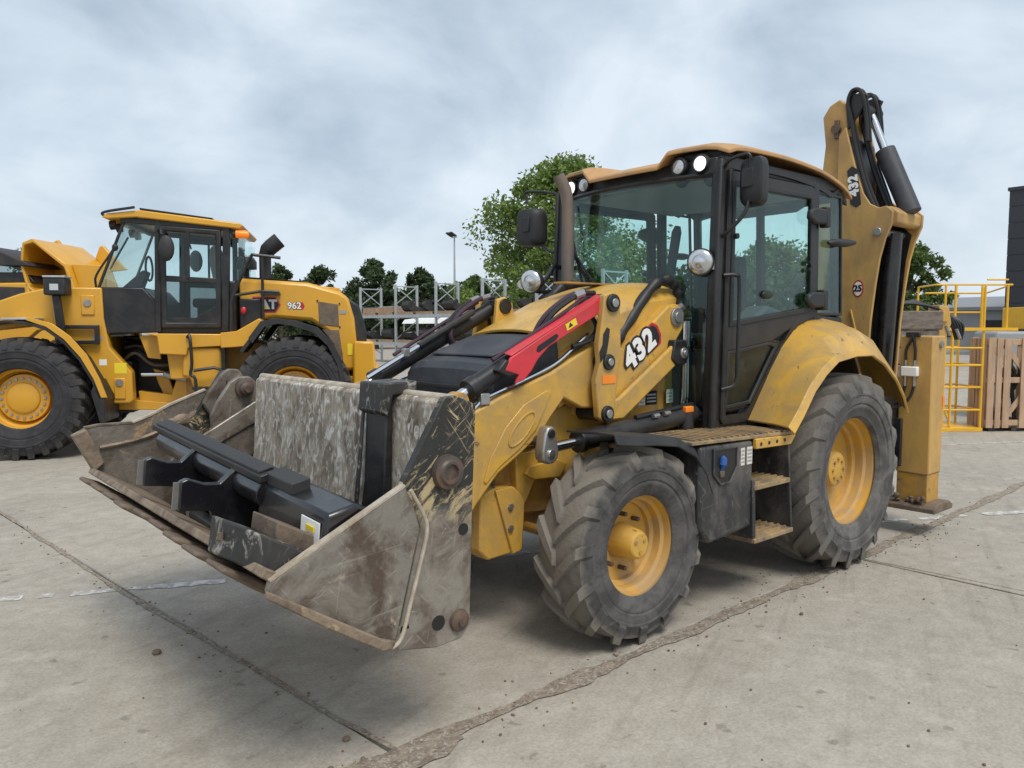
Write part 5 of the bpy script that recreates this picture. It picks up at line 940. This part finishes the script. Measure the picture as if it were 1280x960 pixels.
sb = G().add(*(lambda o: (o, [(0, 1, 2, 3), (7, 6, 5, 4), (0, 4, 5, 1), (1, 5, 6, 2), (2, 6, 7, 3), (3, 7, 4, 0)]))([(.125, -.16, .035), (.045, .17, .005), (-.11, .17, -.085), (-.04, -.16, -.06), (.105, -.16, .165), (.03, .17, .135), (-.11, .17, .06), (-.04, -.16, .09)])).mk('box_section', 'tine', ss, .008)
G().prism([(-.16, .0), (-.02, .10), (-.03, .165), (-.17, .09)], -.12, .10).mk('rib', 'rust', ss, .006)
G().box(.10, .112, -.09, -.07, .09, .115).mk('slot', 'rust', ss)
tn = thing('fork_tine', 'worn black steel bar with scraped head leaning against the bucket back plate', 'fork tine', (3.62, .71, .62))
G().prism([(-.085, .80), (-.035, .80), (-.015, .40), (.03, .10), (.075, .02), (.045, .0), (-.005, .08), (-.058, .38), (-.068, .78)], -.085, .085).mk('shank', 'black', tn, .008)
G().prism([(-.18, .74), (-.18, .85), (-.01, .845), (.0, .72), (-.035, .70), (-.06, .79), (-.15, .80), (-.155, .74)], -.10, .10).mk('hook', 'tine', tn, .008)
G().prism([(-.03, .71), (-.02, .71), (.05, .08), (.03, .08)], -.105, -.085).mk('flange', 'tine', tn, .004)
# ================================================================== WHEEL LOADER in the background (local x forward, y its left)
LD = thing('wheel_loader', 'clean yellow wheel loader with black cab parked behind the backhoe bucket', 'wheel loader', (3.80, -7.83, 0), R(-28.5)); LD.scale = (1.015, 1.015, 1.015)
def Q(name, mat, pts, y0, y1, bev=.012, par=LD): return G().prism(pts, y0, y1).mk(name, mat, par, bev)
for x in (-.06, -3.38):
    for f, y in ((1, -.30), (-1, -2.45)): wheel(LD, (x, y, .775), .775, .58, .375, 26, .035, 'rubber_loader', f, 'loader', 'yellow_clean', lugw=.085, sweep=.16)
ARML = [(1.7, .55), (1.75, .75), (1.1, 1.55), (.5, 1.92), (.03, 2.10), (-.33, 2.19), (-.95, 2.19), (-.96, 1.79), (-1.02, 1.40), (-1.28, 1.08), (-1.29, .70), (-1.24, .66), (-.94, .66), (-.85, .95), (-.62, 1.42), (-.25, 1.70), (.4, 1.62), (1.0, 1.10), (1.5, .5)]
fa = Q('front_frame', 'yellow_clean', ARML, -.62, -.45, .02); Q('front_frame', 'yellow_clean', ARML, -2.25, -2.08, .02)
Q('front_deck', 'yellow_clean', [(-.3, 2.05), (-.9, 2.10), (-.95, 1.2), (-.3, 1.3)], -2.07, -.63, .02)
Q('front_chassis', 'black', [(.5, .5), (-1.2, .5), (-1.2, 1.2), (.5, 1.3)], -1.9, -.8)
for z in (1.97, .88): 
    bs = G().box(-.86, -.70, -.455 if z > 1 else -.455, -.43, z-.14, z+.12).mk('pin_boss', 'yellow_clean', fa, .05) if z > 1 else G().box(-1.20, -1.06, -.455, -.43, z-.16, z+.12).mk('pin_boss', 'yellow_clean', fa, .05)
    G().cyl((-.78 if z > 1 else -1.13, -.45, z+.02 if z > 1 else z+.06), (-.78 if z > 1 else -1.13, -.415, z+.02 if z > 1 else z+.06), .048, n=14).mk('pin_head', 'steel', fa)
G().box(-1.22, -1.07, -.452, -.447, 1.06, 1.20).mk('warning_sticker', 'sticker_yellow', fa); G().box(-.98, -.89, -.452, -.447, 1.17, 1.25).mk('label', 'white', fa); G().box(-.94, -.82, -.452, -.447, 1.50, 1.55).mk('label', 'decal_grey', fa)
fe = [(.35, 1.72), (.05, 1.76), (-.20, 1.74), (-.42, 1.66), (-.62, 1.50), (-.80, 1.27), (-.94, 1.0), (-1.02, .76)]
for y0, y1 in ((-.66, -.02), (-2.70, -2.08)):
    G().sheet([[(x, y, z) for y in (y1, (y0+y1)/2, y0)] for x, z in fe], .03).mk('front_fender', 'black_plastic', LD, .004)
    G().sheet([[(x, y1+.012, z+.02), (x-.07 if z < 1.7 else x-.02, y1+.012, z+.06 if z > 1 else z+.02)] for x, z in fe[2:]], .03).mk('fender_flange', 'yellow_clean', LD, .004)
    Q('mud_flap', 'black', [(-.96, 1.0), (-1.06, .78), (-1.05, .46), (-.99, .46), (-.90, .85)], y0, y1, .004)
    G().box(-.25, .08, y0, y1, 1.765, 1.79).mk('fender_top', 'galv', LD, .005)
# lamp mast
lm = G().beam((-.52, -.30, 1.45), (-.46, -.30, 2.08), .07, .09, (1, 0, 0)).mk('lamp_mast', 'black', LD, .01); G().box(-.60, -.34, -.44, -.20, 2.08, 2.30).mk('lamp', 'black_plastic', lm, .02); G().box(-.60, -.34, -.45, -.19, 2.30, 2.325).mk('lamp_cap', 'galv', lm, .006); G().box(-.52, -.42, -.205, -.19, 2.14, 2.22).mk('lens', 'light_off', lm)
G().frame([(-.42, 1.45), (-.42, 1.70), (-.92, 1.70), (-.92, 1.45)], .05, -.42, -.36).mk('lamp_bracket', 'black', lm, .006)
# cab
cL = G(); y0, y1 = -2.05, -.50
for y in (y0, y1):
    cL.beam((-1.62, y, 1.61), (-1.66, y, 3.10), .08, .08, (1, 0, 0)).beam((-2.47, y, 1.61), (-2.52, y, 3.02), .09, .09, (1, 0, 0)); cL.beam((-.90, y, 2.18), (-1.24, y, 3.06), .035, .035, (1, 0, 0)); cL.beam((-1.2, y, 3.08), (-2.55, y, 3.0), .07, .07)
cL.beam((-1.22, y0, 3.07), (-1.22, y1, 3.07), .06, .06); cL.beam((-2.54, y0, 3.0), (-2.54, y1, 3.0), .07, .07)
cabL = cL.mk('cab_frame', 'black', LD, .01)
Q('cab_lower', 'black', [(-.90, 2.20), (-.88, 1.66), (-1.0, 1.58), (-1.62, 1.60), (-1.62, 2.0), (-1.45, 2.20)], y0-.02, y1+.02, .02, cabL); Q('cab_floor', 'black', [(-1.6, 1.58), (-2.52, 1.58), (-2.52, 1.75), (-1.6, 1.75)], y0+.05, y1-.01, .02, cabL)
Q('cab_rear', 'black', [(-2.44, 1.6), (-2.62, 1.6), (-2.62, 2.3), (-2.46, 2.3)], y0, y1-.02, .02, cabL)
Q('corner_glass', 'glass_loader', [(-.93, 2.22), (-1.24, 3.03), (-1.62, 3.06), (-1.60, 2.0), (-1.46, 2.20)], y1-.01, y1, 0, cabL); Q('corner_glass', 'glass_loader', [(-.93, 2.22), (-1.24, 3.03), (-1.62, 3.06), (-1.60, 2.0), (-1.46, 2.20)], y0, y0+.01, 0, cabL)
G().sheet([[(-.92, y0+.03, 2.2), (-.84, -1.28, 2.2), (-.92, y1-.03, 2.2)], [(-1.24, y0+.03, 3.04), (-1.16, -1.28, 3.04), (-1.24, y1-.03, 3.04)]], .006).mk('windscreen', 'glass_loader', cabL, ang=80)
for y, s in ((y1, 1), (y0, -1)):
    dl = G().frame([(-1.68, 3.02), (-2.45, 2.98), (-2.43, 1.66), (-1.66, 1.66)], .075, y+.005*s, y+.05*s).mk('door', 'black', cabL, .02)
    G().prism([(-1.74, 2.36), (-2.38, 2.33), (-2.38, 2.26), (-1.74, 2.28)], y+.01*s, y+.045*s).mk('door_rail', 'black', dl, .008); G().beam((-2.02, y+.03*s, 2.3), (-2.03, y+.03*s, 2.98), .03, .03, (1, 0, 0)).mk('window_bar', 'black', dl)
    G().prism([(-1.73, 2.96), (-2.39, 2.92), (-2.37, 2.32), (-1.73, 2.34)], y+.02*s, y+.028*s).mk('door_glass', 'glass_loader', dl); G().prism([(-1.73, 2.28), (-2.37, 2.28), (-2.37, 1.95), (-2.1, 1.80), (-1.73, 1.80)], y+.02*s, y+.028*s).mk('lower_glass', 'glass_dark', dl)
    G().prism([(-1.73, 1.80), (-2.1, 1.80), (-2.37, 1.97), (-2.37, 1.70), (-1.73, 1.70)], y+.012*s, y+.04*s).mk('door_panel', 'black', dl, .006)
    G().prism([(-2.55, 2.90), (-2.72, 2.90), (-2.72, 2.3), (-2.56, 2.3)], y-.1*s, y-.09*s).mk('rear_glass', 'glass_loader', cabL)
    G().tube([(-1.66, y+.06*s, 2.95), (-1.72, y+.18*s, 2.95), (-1.74, y+.22*s, 2.88)], .014, 6).mk('mirror_arm', 'black', cabL); G().ell((-1.80, y+.24*s, 2.70), .10, .05, .17, 14, 8).mk('mirror', 'black_plastic', cabL)
    G().tube([(-1.66, y+.06*s, 2.3), (-1.66, y+.10*s, 2.5), (-1.67, y+.10*s, 2.85), (-1.67, y+.05*s, 2.95)], .012, 6).mk('grab_rail', 'black', cabL)
G().sheet([[(-2.62, y, 2.3) for y in (y0, y1)], [(-2.68, y, 2.95) for y in (y0, y1)]], .006).mk('rear_window', 'glass_loader', cabL)
rfl = G().prism([(-.99, 3.10), (-1.05, 3.15), (-1.45, 3.205), (-2.70, 3.07), (-2.74, 3.04), (-2.70, 2.99), (-1.4, 3.11), (-1.05, 3.08)], y0-.08, y1+.08).mk('roof', 'yellow_clean', cabL, .015)
G().tube([(-1.40, y1+.10, 3.235), (-1.05, y1+.08, 3.17), (-.98, y1-.05, 3.14), (-.96, -1.27, 3.15), (-.98, y0+.05, 3.14), (-1.05, y0-.08, 3.17), (-1.4, y0-.1, 3.235)], .018, 7).mk('roof_rail', 'black', rfl)
Q('roof_trim', 'black', [(-1.45, 3.21), (-2.35, 3.115), (-2.35, 3.13), (-1.45, 3.235)], y0-.07, y1+.07, .004, rfl)
for y in (y1-.15, y1-.45, y0+.15, y0+.45): G().cyl((-1.10, y, 3.03), (-1.03, y, 3.02), .06, n=14).mk('work_light', 'black', rfl)
bc = G().cyl((-2.60, y1-.0, 2.93), (-2.66, y1+.0, 2.93), .05, n=14).mk('beacon_base', 'black', rfl); G().rings([(V(-2.64, y1+.02, 2.93), .055), (V(-2.76, y1+.02, 2.925), .055), (V(-2.80, y1+.02, 2.92), .045), (V(-2.81, y1+.02, 2.92), .01)], 14).mk('beacon', 'amber', bc)
se = G().prism([(-2.35, 1.95), (-1.95, 1.95), (-1.95, 2.08), (-2.35, 2.08)], -1.55, -1.05).mk('seat', 'seat_cloth', cabL, .04); G().prism([(-2.42, 2.05), (-2.28, 2.05), (-2.18, 2.62), (-2.20, 2.82), (-2.30, 2.84), (-2.36, 2.6)], -1.5, -1.08).mk('seat_back', 'seat_grey', se, .05); G().box(-2.3, -2.0, -1.45, -1.15, 1.75, 1.95).mk('seat_base', 'interior', se)
G().prism([(-.95, 2.18), (-1.25, 2.2), (-1.35, 2.45), (-1.28, 2.48)], -1.4, -1.2).mk('steering_column', 'interior', cabL, .02); G().tube([(-1.35, -1.28+.2*math.cos(t), 2.50+.17*math.sin(t)) for t in [6.283*k/16 for k in range(17)]], .016, 6, 1).mk('steering_wheel', 'seat_cloth', cabL)
G().beam((-.98, -.75, 2.45), (-1.17, -.95, 2.9), .02, .02).mk('wiper', 'black', cabL); G().tube([(-.86, -.54, 2.2), (-.88, -.5, 2.35), (-1.05, -.5, 2.62), (-1.10, -.5, 2.70)], .015, 6).mk('hand_rail', 'black', cabL); G().ell((-1.12, -.5, 2.72), .04, .03, .05, 10, 6).mk('camera', 'black', cabL)
# engine hood, fender, counterweight
hl_ = Q('hood', 'yellow_clean', [(-2.66, 2.34), (-3.57, 2.29), (-4.0, 2.17), (-4.12, 2.08), (-4.20, 1.80), (-4.26, 1.06), (-3.95, 1.06), (-3.98, 1.3), (-3.86, 1.58), (-3.6, 1.76), (-3.1, 1.80), (-2.95, 1.78), (-2.80, 1.60), (-2.66, 1.50)], -2.15, -.50, .05)
Q('hood_top', 'black', [(-2.66, 2.34), (-3.2, 2.33), (-3.57, 2.295), (-3.57, 2.31), (-2.66, 2.37)], -2.0, -.62, .01, hl_)
Q('radiator_guard', 'black_plastic', [(-4.10, 2.09), (-4.26, 1.98), (-4.36, 1.62), (-4.36, 1.45), (-4.2, 1.45)], -2.1, -.53, .03, hl_)
Q('tail_rail', 'yellow_clean', [(-3.55, 2.27), (-3.62, 2.33), (-3.98, 2.30), (-4.03, 2.16)], -2.2, -2.16, .01, hl_)
vt = G().prism([(-3.70, 2.03), (-3.97, 1.99), (-3.98, 1.68), (-3.71, 1.71)], -.501, -.49).mk('vent_screen', 'rust', hl_, .02); G().prism([(-3.75, 1.64), (-3.98, 1.63), (-4.03, 1.20), (-3.97, 1.20), (-3.90, 1.45)], -.501, -.49).mk('vent_screen', 'rust', hl_, .02)
for a, b in ((-3.69, 1.675), (-3.99, 1.675), (-3.69, 2.04), (-3.99, 2.0)): G().cyl((a, -.5, b), (a, -.485, b), .012, n=8).mk('bolt', 'black', vt)
G().box(-4.08, -3.99, -.505, -.492, 1.86, 1.91).mk('label', 'decal_grey', hl_); G().box(-4.16, -4.09, -.505, -.492, 1.28, 1.44).mk('warning_sticker', 'sticker_yellow', hl_)
cw = Q('counterweight', 'yellow_clean', [(-4.18, 1.48), (-4.46, 1.47), (-4.48, 1.12), (-4.58, 1.08), (-4.60, .80), (-4.15, .74)], -2.3, -.40, .03); Q('tail_bar', 'yellow_clean', [(-4.0, .98), (-4.18, .98), (-4.18, .78), (-4.0, .78)], -2.3, -.5, .01)
rfa = [(-2.70, 1.36), (-2.82, 1.52), (-2.98, 1.74), (-3.15, 1.775), (-3.42, 1.75), (-3.70, 1.66), (-3.88, 1.48), (-4.0, 1.24), (-4.05, .95)]
for a, b in ((-.64, -.04), (-2.70, -2.08)):
    G().sheet([[(x, b, z) for x, z in [p]]+[(p[0], a, p[1])] for p in rfa for x, z in [p]], .05).mk('rear_fender', 'black_plastic', LD, .006)
    G().sheet([[(p[0]-.0, b+.012, p[1]+.012), (p[0]+(.05 if p[0] < -3.4 else -.05), b+.012, p[1]-.06)] for p in rfa[1:]], .03).mk('fender_flange', 'black_plastic', LD, .004)
Q('step_platform', 'yellow_clean', [(-2.46, 1.60), (-2.66, 1.62), (-2.95, 1.79), (-3.0, 1.74), (-2.80, 1.42), (-2.46, 1.40)], -.62, -.10, .01)
Q('rear_chassis', 'yellow_dirty', [(-1.9, .72), (-4.3, .72), (-4.3, 1.05), (-3.8, 1.35), (-2.6, 1.5), (-1.9, 1.35)], -2.0, -.72, .02)
Q('deck_beam', 'yellow_clean', [(-1.48, 1.59), (-2.48, 1.58), (-2.48, 1.42), (-2.02, 1.40), (-2.0, 1.30), (-1.66, 1.32), (-1.64, 1.55)], -.55, -.30, .012)
Q('bracket', 'yellow_clean', [(-1.36, 1.56), (-1.62, 1.57), (-1.62, 1.24), (-1.46, 1.26)], -.62, -.56, .008); Q('battery_box', 'yellow_clean', [(-1.96, 1.40), (-2.42, 1.40), (-2.44, 1.10), (-2.40, .82), (-2.08, .80), (-2.02, 1.0), (-1.92, 1.02)], -.75, -.34, .03); Q('box_lid', 'yellow_clean', [(-1.72, 1.36), (-1.98, 1.36), (-2.0, .98), (-1.76, .98)], -.62, -.45, .01)
Q('hitch_plate', 'yellow_clean', [(-1.28, .80), (-1.30, .60), (-1.9, .56), (-2.05, .62), (-1.95, .95), (-1.78, .98), (-1.70, .74)], -.9, -.75, .01); Q('hitch_gusset', 'yellow_clean', [(-1.44, 1.10), (-1.62, 1.05), (-1.72, .72), (-1.60, .66), (-1.50, .90)], -1.0, -.9, .01)
Q('articulation', 'black', [(-1.0, 1.55), (-2.0, 1.55), (-2.0, .62), (-1.0, .62)], -1.9, -1.15, .02); Q('belly_pan', 'yellow_clean', [(-.9, .72), (-2.0, .60), (-2.0, .52), (-.9, .56)], -1.9, -.7, .01)
rs_ = G().cyl((-1.34, -.7, 1.03), (-1.62, -.7, 1.03), .028, n=12).mk('steering_ram', 'chrome', LD); G().cyl((-1.62, -.7, 1.03), (-1.90, -.75, .96), .05, n=14).mk('barrel', 'steel', rs_)
for k in range(6): G().tube([(-1.05, -.9-.05*k, 1.2+.06*k), (-1.25, -.8-.05*k, 1.32+.03*k), (-1.5, -.8-.04*k, 1.15+.06*k), (-1.95, -.9, 1.2+.05*k)], .022, 7).mk('hose', 'hose' if k % 3 else 'rust', LD)
for p in ([(-2.02, -.28, 1.54), (-2.06, -.22, 1.54), (-2.08, -.2, 1.2), (-2.06, -.2, 1.05), (-2.12, -.2, .98), (-2.12, -.2, .62)], [(-2.10, -.2, 1.10), (-2.45, -.22, 1.10), (-2.47, -.25, .6)]): G().tube(p, .022, 7, 3).mk('ladder_rail', 'black', LD)
G().box(-2.49, -2.44, -.34, -.26, .55, 1.40).mk('ladder_side', 'black', LD)
for z in (.60, .85): G().box(-2.46, -2.08, -.40, -.16, z, z+.03).mk('ladder_step', 'black', LD)
hr = G().tube([(-2.56, -.36, 1.42), (-2.57, -.36, 1.9), (-2.60, -.36, 2.1), (-2.83, -.36, 2.60), (-2.90, -.36, 2.64), (-3.22, -.36, 2.61)], .022, 7, 3).mk('hand_rail', 'black', LD)
for p in ([(-2.98, -.36, 2.62), (-2.98, -.36, 1.78)], [(-2.98, -.36, 2.16), (-3.2, -.36, 2.15)], [(-2.62, -.36, 2.1), (-2.98, -.36, 2.16)]): G().tube(p, .02, 7, 1).mk('rail_bar', 'black', hr)
G().box(-3.2, -2.95, -.5, -.34, 2.11, 2.14).mk('walk_step', 'black', hr)
G().box(-2.95, -2.66, -.51, -.46, 1.62, 2.06).mk('service_panel', 'black', LD, .02); G().ell((-2.72, -.42, 1.9), .04, .03, .05, 8, 6).mk('isolator', 'decal_red', LD)
es = G().rings([(V(-2.93, -1.3, 2.35), .085), (V(-2.93, -1.3, 2.74), .085), (V(-2.96, -1.3, 2.79), .11), (V(-3.02, -1.3, 2.85), .115), (V(-3.14, -1.3, 2.95), .115)], 18).mk('exhaust_stack', 'black_plastic', LD, ang=40)
pc = G().rings([(V(-2.62, -1.5, 2.3), .06), (V(-2.62, -1.5, 2.52), .06), (V(-2.62, -1.5, 2.53), .17), (V(-2.62, -1.5, 2.64), .17), (V(-2.62, -1.5, 2.70), .13), (V(-2.62, -1.5, 2.71), .02)], 18).mk('air_cleaner', 'black', LD, ang=40)
ub, vb2 = V(-1, 0, 0), V(0, 0, 1)
hx_ = plate_on([(-.2, .11), (.10, .11), (.17, 0), (.10, -.11), (-.2, -.11)], (-3.03, -.499, 1.98), ub, vb2).mk('logo_badge', 'decal_red', hl_); plate_on([(-.2, .09), (.09, .09), (.145, 0), (.09, -.09), (-.2, -.09)], (-3.03, -.496, 1.98), ub, vb2).mk('badge_field', 'decal_black', hx_); text('CAT', .17, 'white', hx_, (-2.98, -.492, 1.98), ub, vb2, 'lettering', .008)
tri = plate_on([(-.05, -.062), (.05, -.062), (0, .0)], (-2.985, -.4905, 1.98), ub, vb2).mk('logo_triangle', 'sticker_yellow', hx_)
nb = plate_on([(.08, .05), (.125, .05), (.15, 0), (.125, -.05), (.08, -.05)], (-3.37, -.499, 1.965), ub, vb2).mk('number_badge', 'decal_red', hl_); text('962', .125, 'decal_black', nb, (-3.38, -.4965, 1.965), ub, vb2, 'number_outline', .009); text('962', .125, 'white', nb, (-3.38, -.494, 1.965), ub, vb2, 'number', .003)
# ---- machine parked behind the loader, far left: raised bucket and dark canopy
L2 = thing('shovel_machine', 'partly hidden yellow loading shovel with raised bucket behind the wheel loader', 'loading shovel', (2.2, -15.0, 0), R(-40.577))
def Q2(name, mat, pts, y0, y1, bev=.015, par=L2): return G().prism(pts, y0, y1).mk(name, mat, par, bev)
bb = Q2('bucket', 'yellow_clean', [(-.04, 2.94), (-.10, 3.36), (-.30, 3.44), (-.94, 2.94), (-1.13, 2.39), (-1.17, 2.25), (-1.10, 2.25), (-.90, 2.88), (-.32, 3.36), (-.14, 3.31), (-.09, 2.94), (-.2, 2.5), (-.5, 2.25), (-.42, 2.22), (-.14, 2.5)], -1.0, .8)
Q2('bucket_end', 'yellow_clean', [(-.06, 2.94), (-.11, 3.33), (-.30, 3.42), (-.92, 2.92), (-1.12, 2.26), (-.5, 2.24), (-.16, 2.52)], -.3, -.25, .01, bb)
Q2('bucket_rib', 'yellow_clean', [(-.12, 2.62), (-.95, 2.82), (-.95, 2.87), (-.12, 2.67)], -.25, .2, .01, bb)
Q2('spill_guard', 'yellow_clean', [(-.96, 2.95), (-1.62, 2.92), (-1.62, 2.25), (-1.16, 2.25)], .55, .62, .01, bb)
Q2('bucket_ear', 'yellow_clean', [(-.10, 3.36), (-.06, 3.48), (-.16, 3.54), (-.24, 3.42)], -.4, -.3, .02, bb); Q2('bucket_ear', 'yellow_clean', [(-.62, 3.2), (-.72, 3.46), (-.80, 3.48), (-.95, 3.30), (-1.3, 2.95), (-.9, 2.9)], -1.0, -.9, .02, bb)
Q2('lift_arm', 'yellow_clean', [(-1.1, 2.26), (-.5, 2.26), (-.5, 1.3), (-1.1, 1.3)], -.5, -.3); Q2('body', 'yellow_clean', [(-1.3, .6), (2.0, .6), (2.0, 2.55), (-.20, 2.58), (-.25, 2.0), (-1.3, 1.5)], -.9, .8, .04); Q2('vent', 'dark_load', [(.6, 2.50), (-.12, 2.48), (-.12, 2.12), (.6, 2.1)], .8, .82, .01)
for x in (-.6, 1.4):
    for y in (-.75, .65): G().cyl((x, y-.2, .65), (x, y+.2, .65), .65, n=28).mk('wheel', 'rubber_loader', L2, .06)
cn = Q2('canopy', 'dark_load', [(-.26, 2.90), (-.20, 2.96), (.34, 3.20), (1.0, 3.36), (2.0, 3.40), (2.0, 3.10), (.3, 2.90)], -.8, .85, .02); Q2('canopy_glass', 'glass_dark', [(-.1, 2.92), (1.9, 3.1), (1.9, 2.6), (-.1, 2.66)], .7, .71, 0, cn); Q2('waist', 'black', [(-.26, 2.60), (-.1, 2.78), (2.0, 2.80), (2.0, 2.56), (-.26, 2.585)], -.7, .72, .02)
for x in (-.05, .9, 1.9): G().box(x-.03, x+.03, .62, .68, 2.6, 3.1).mk('pillar', 'black', cn)
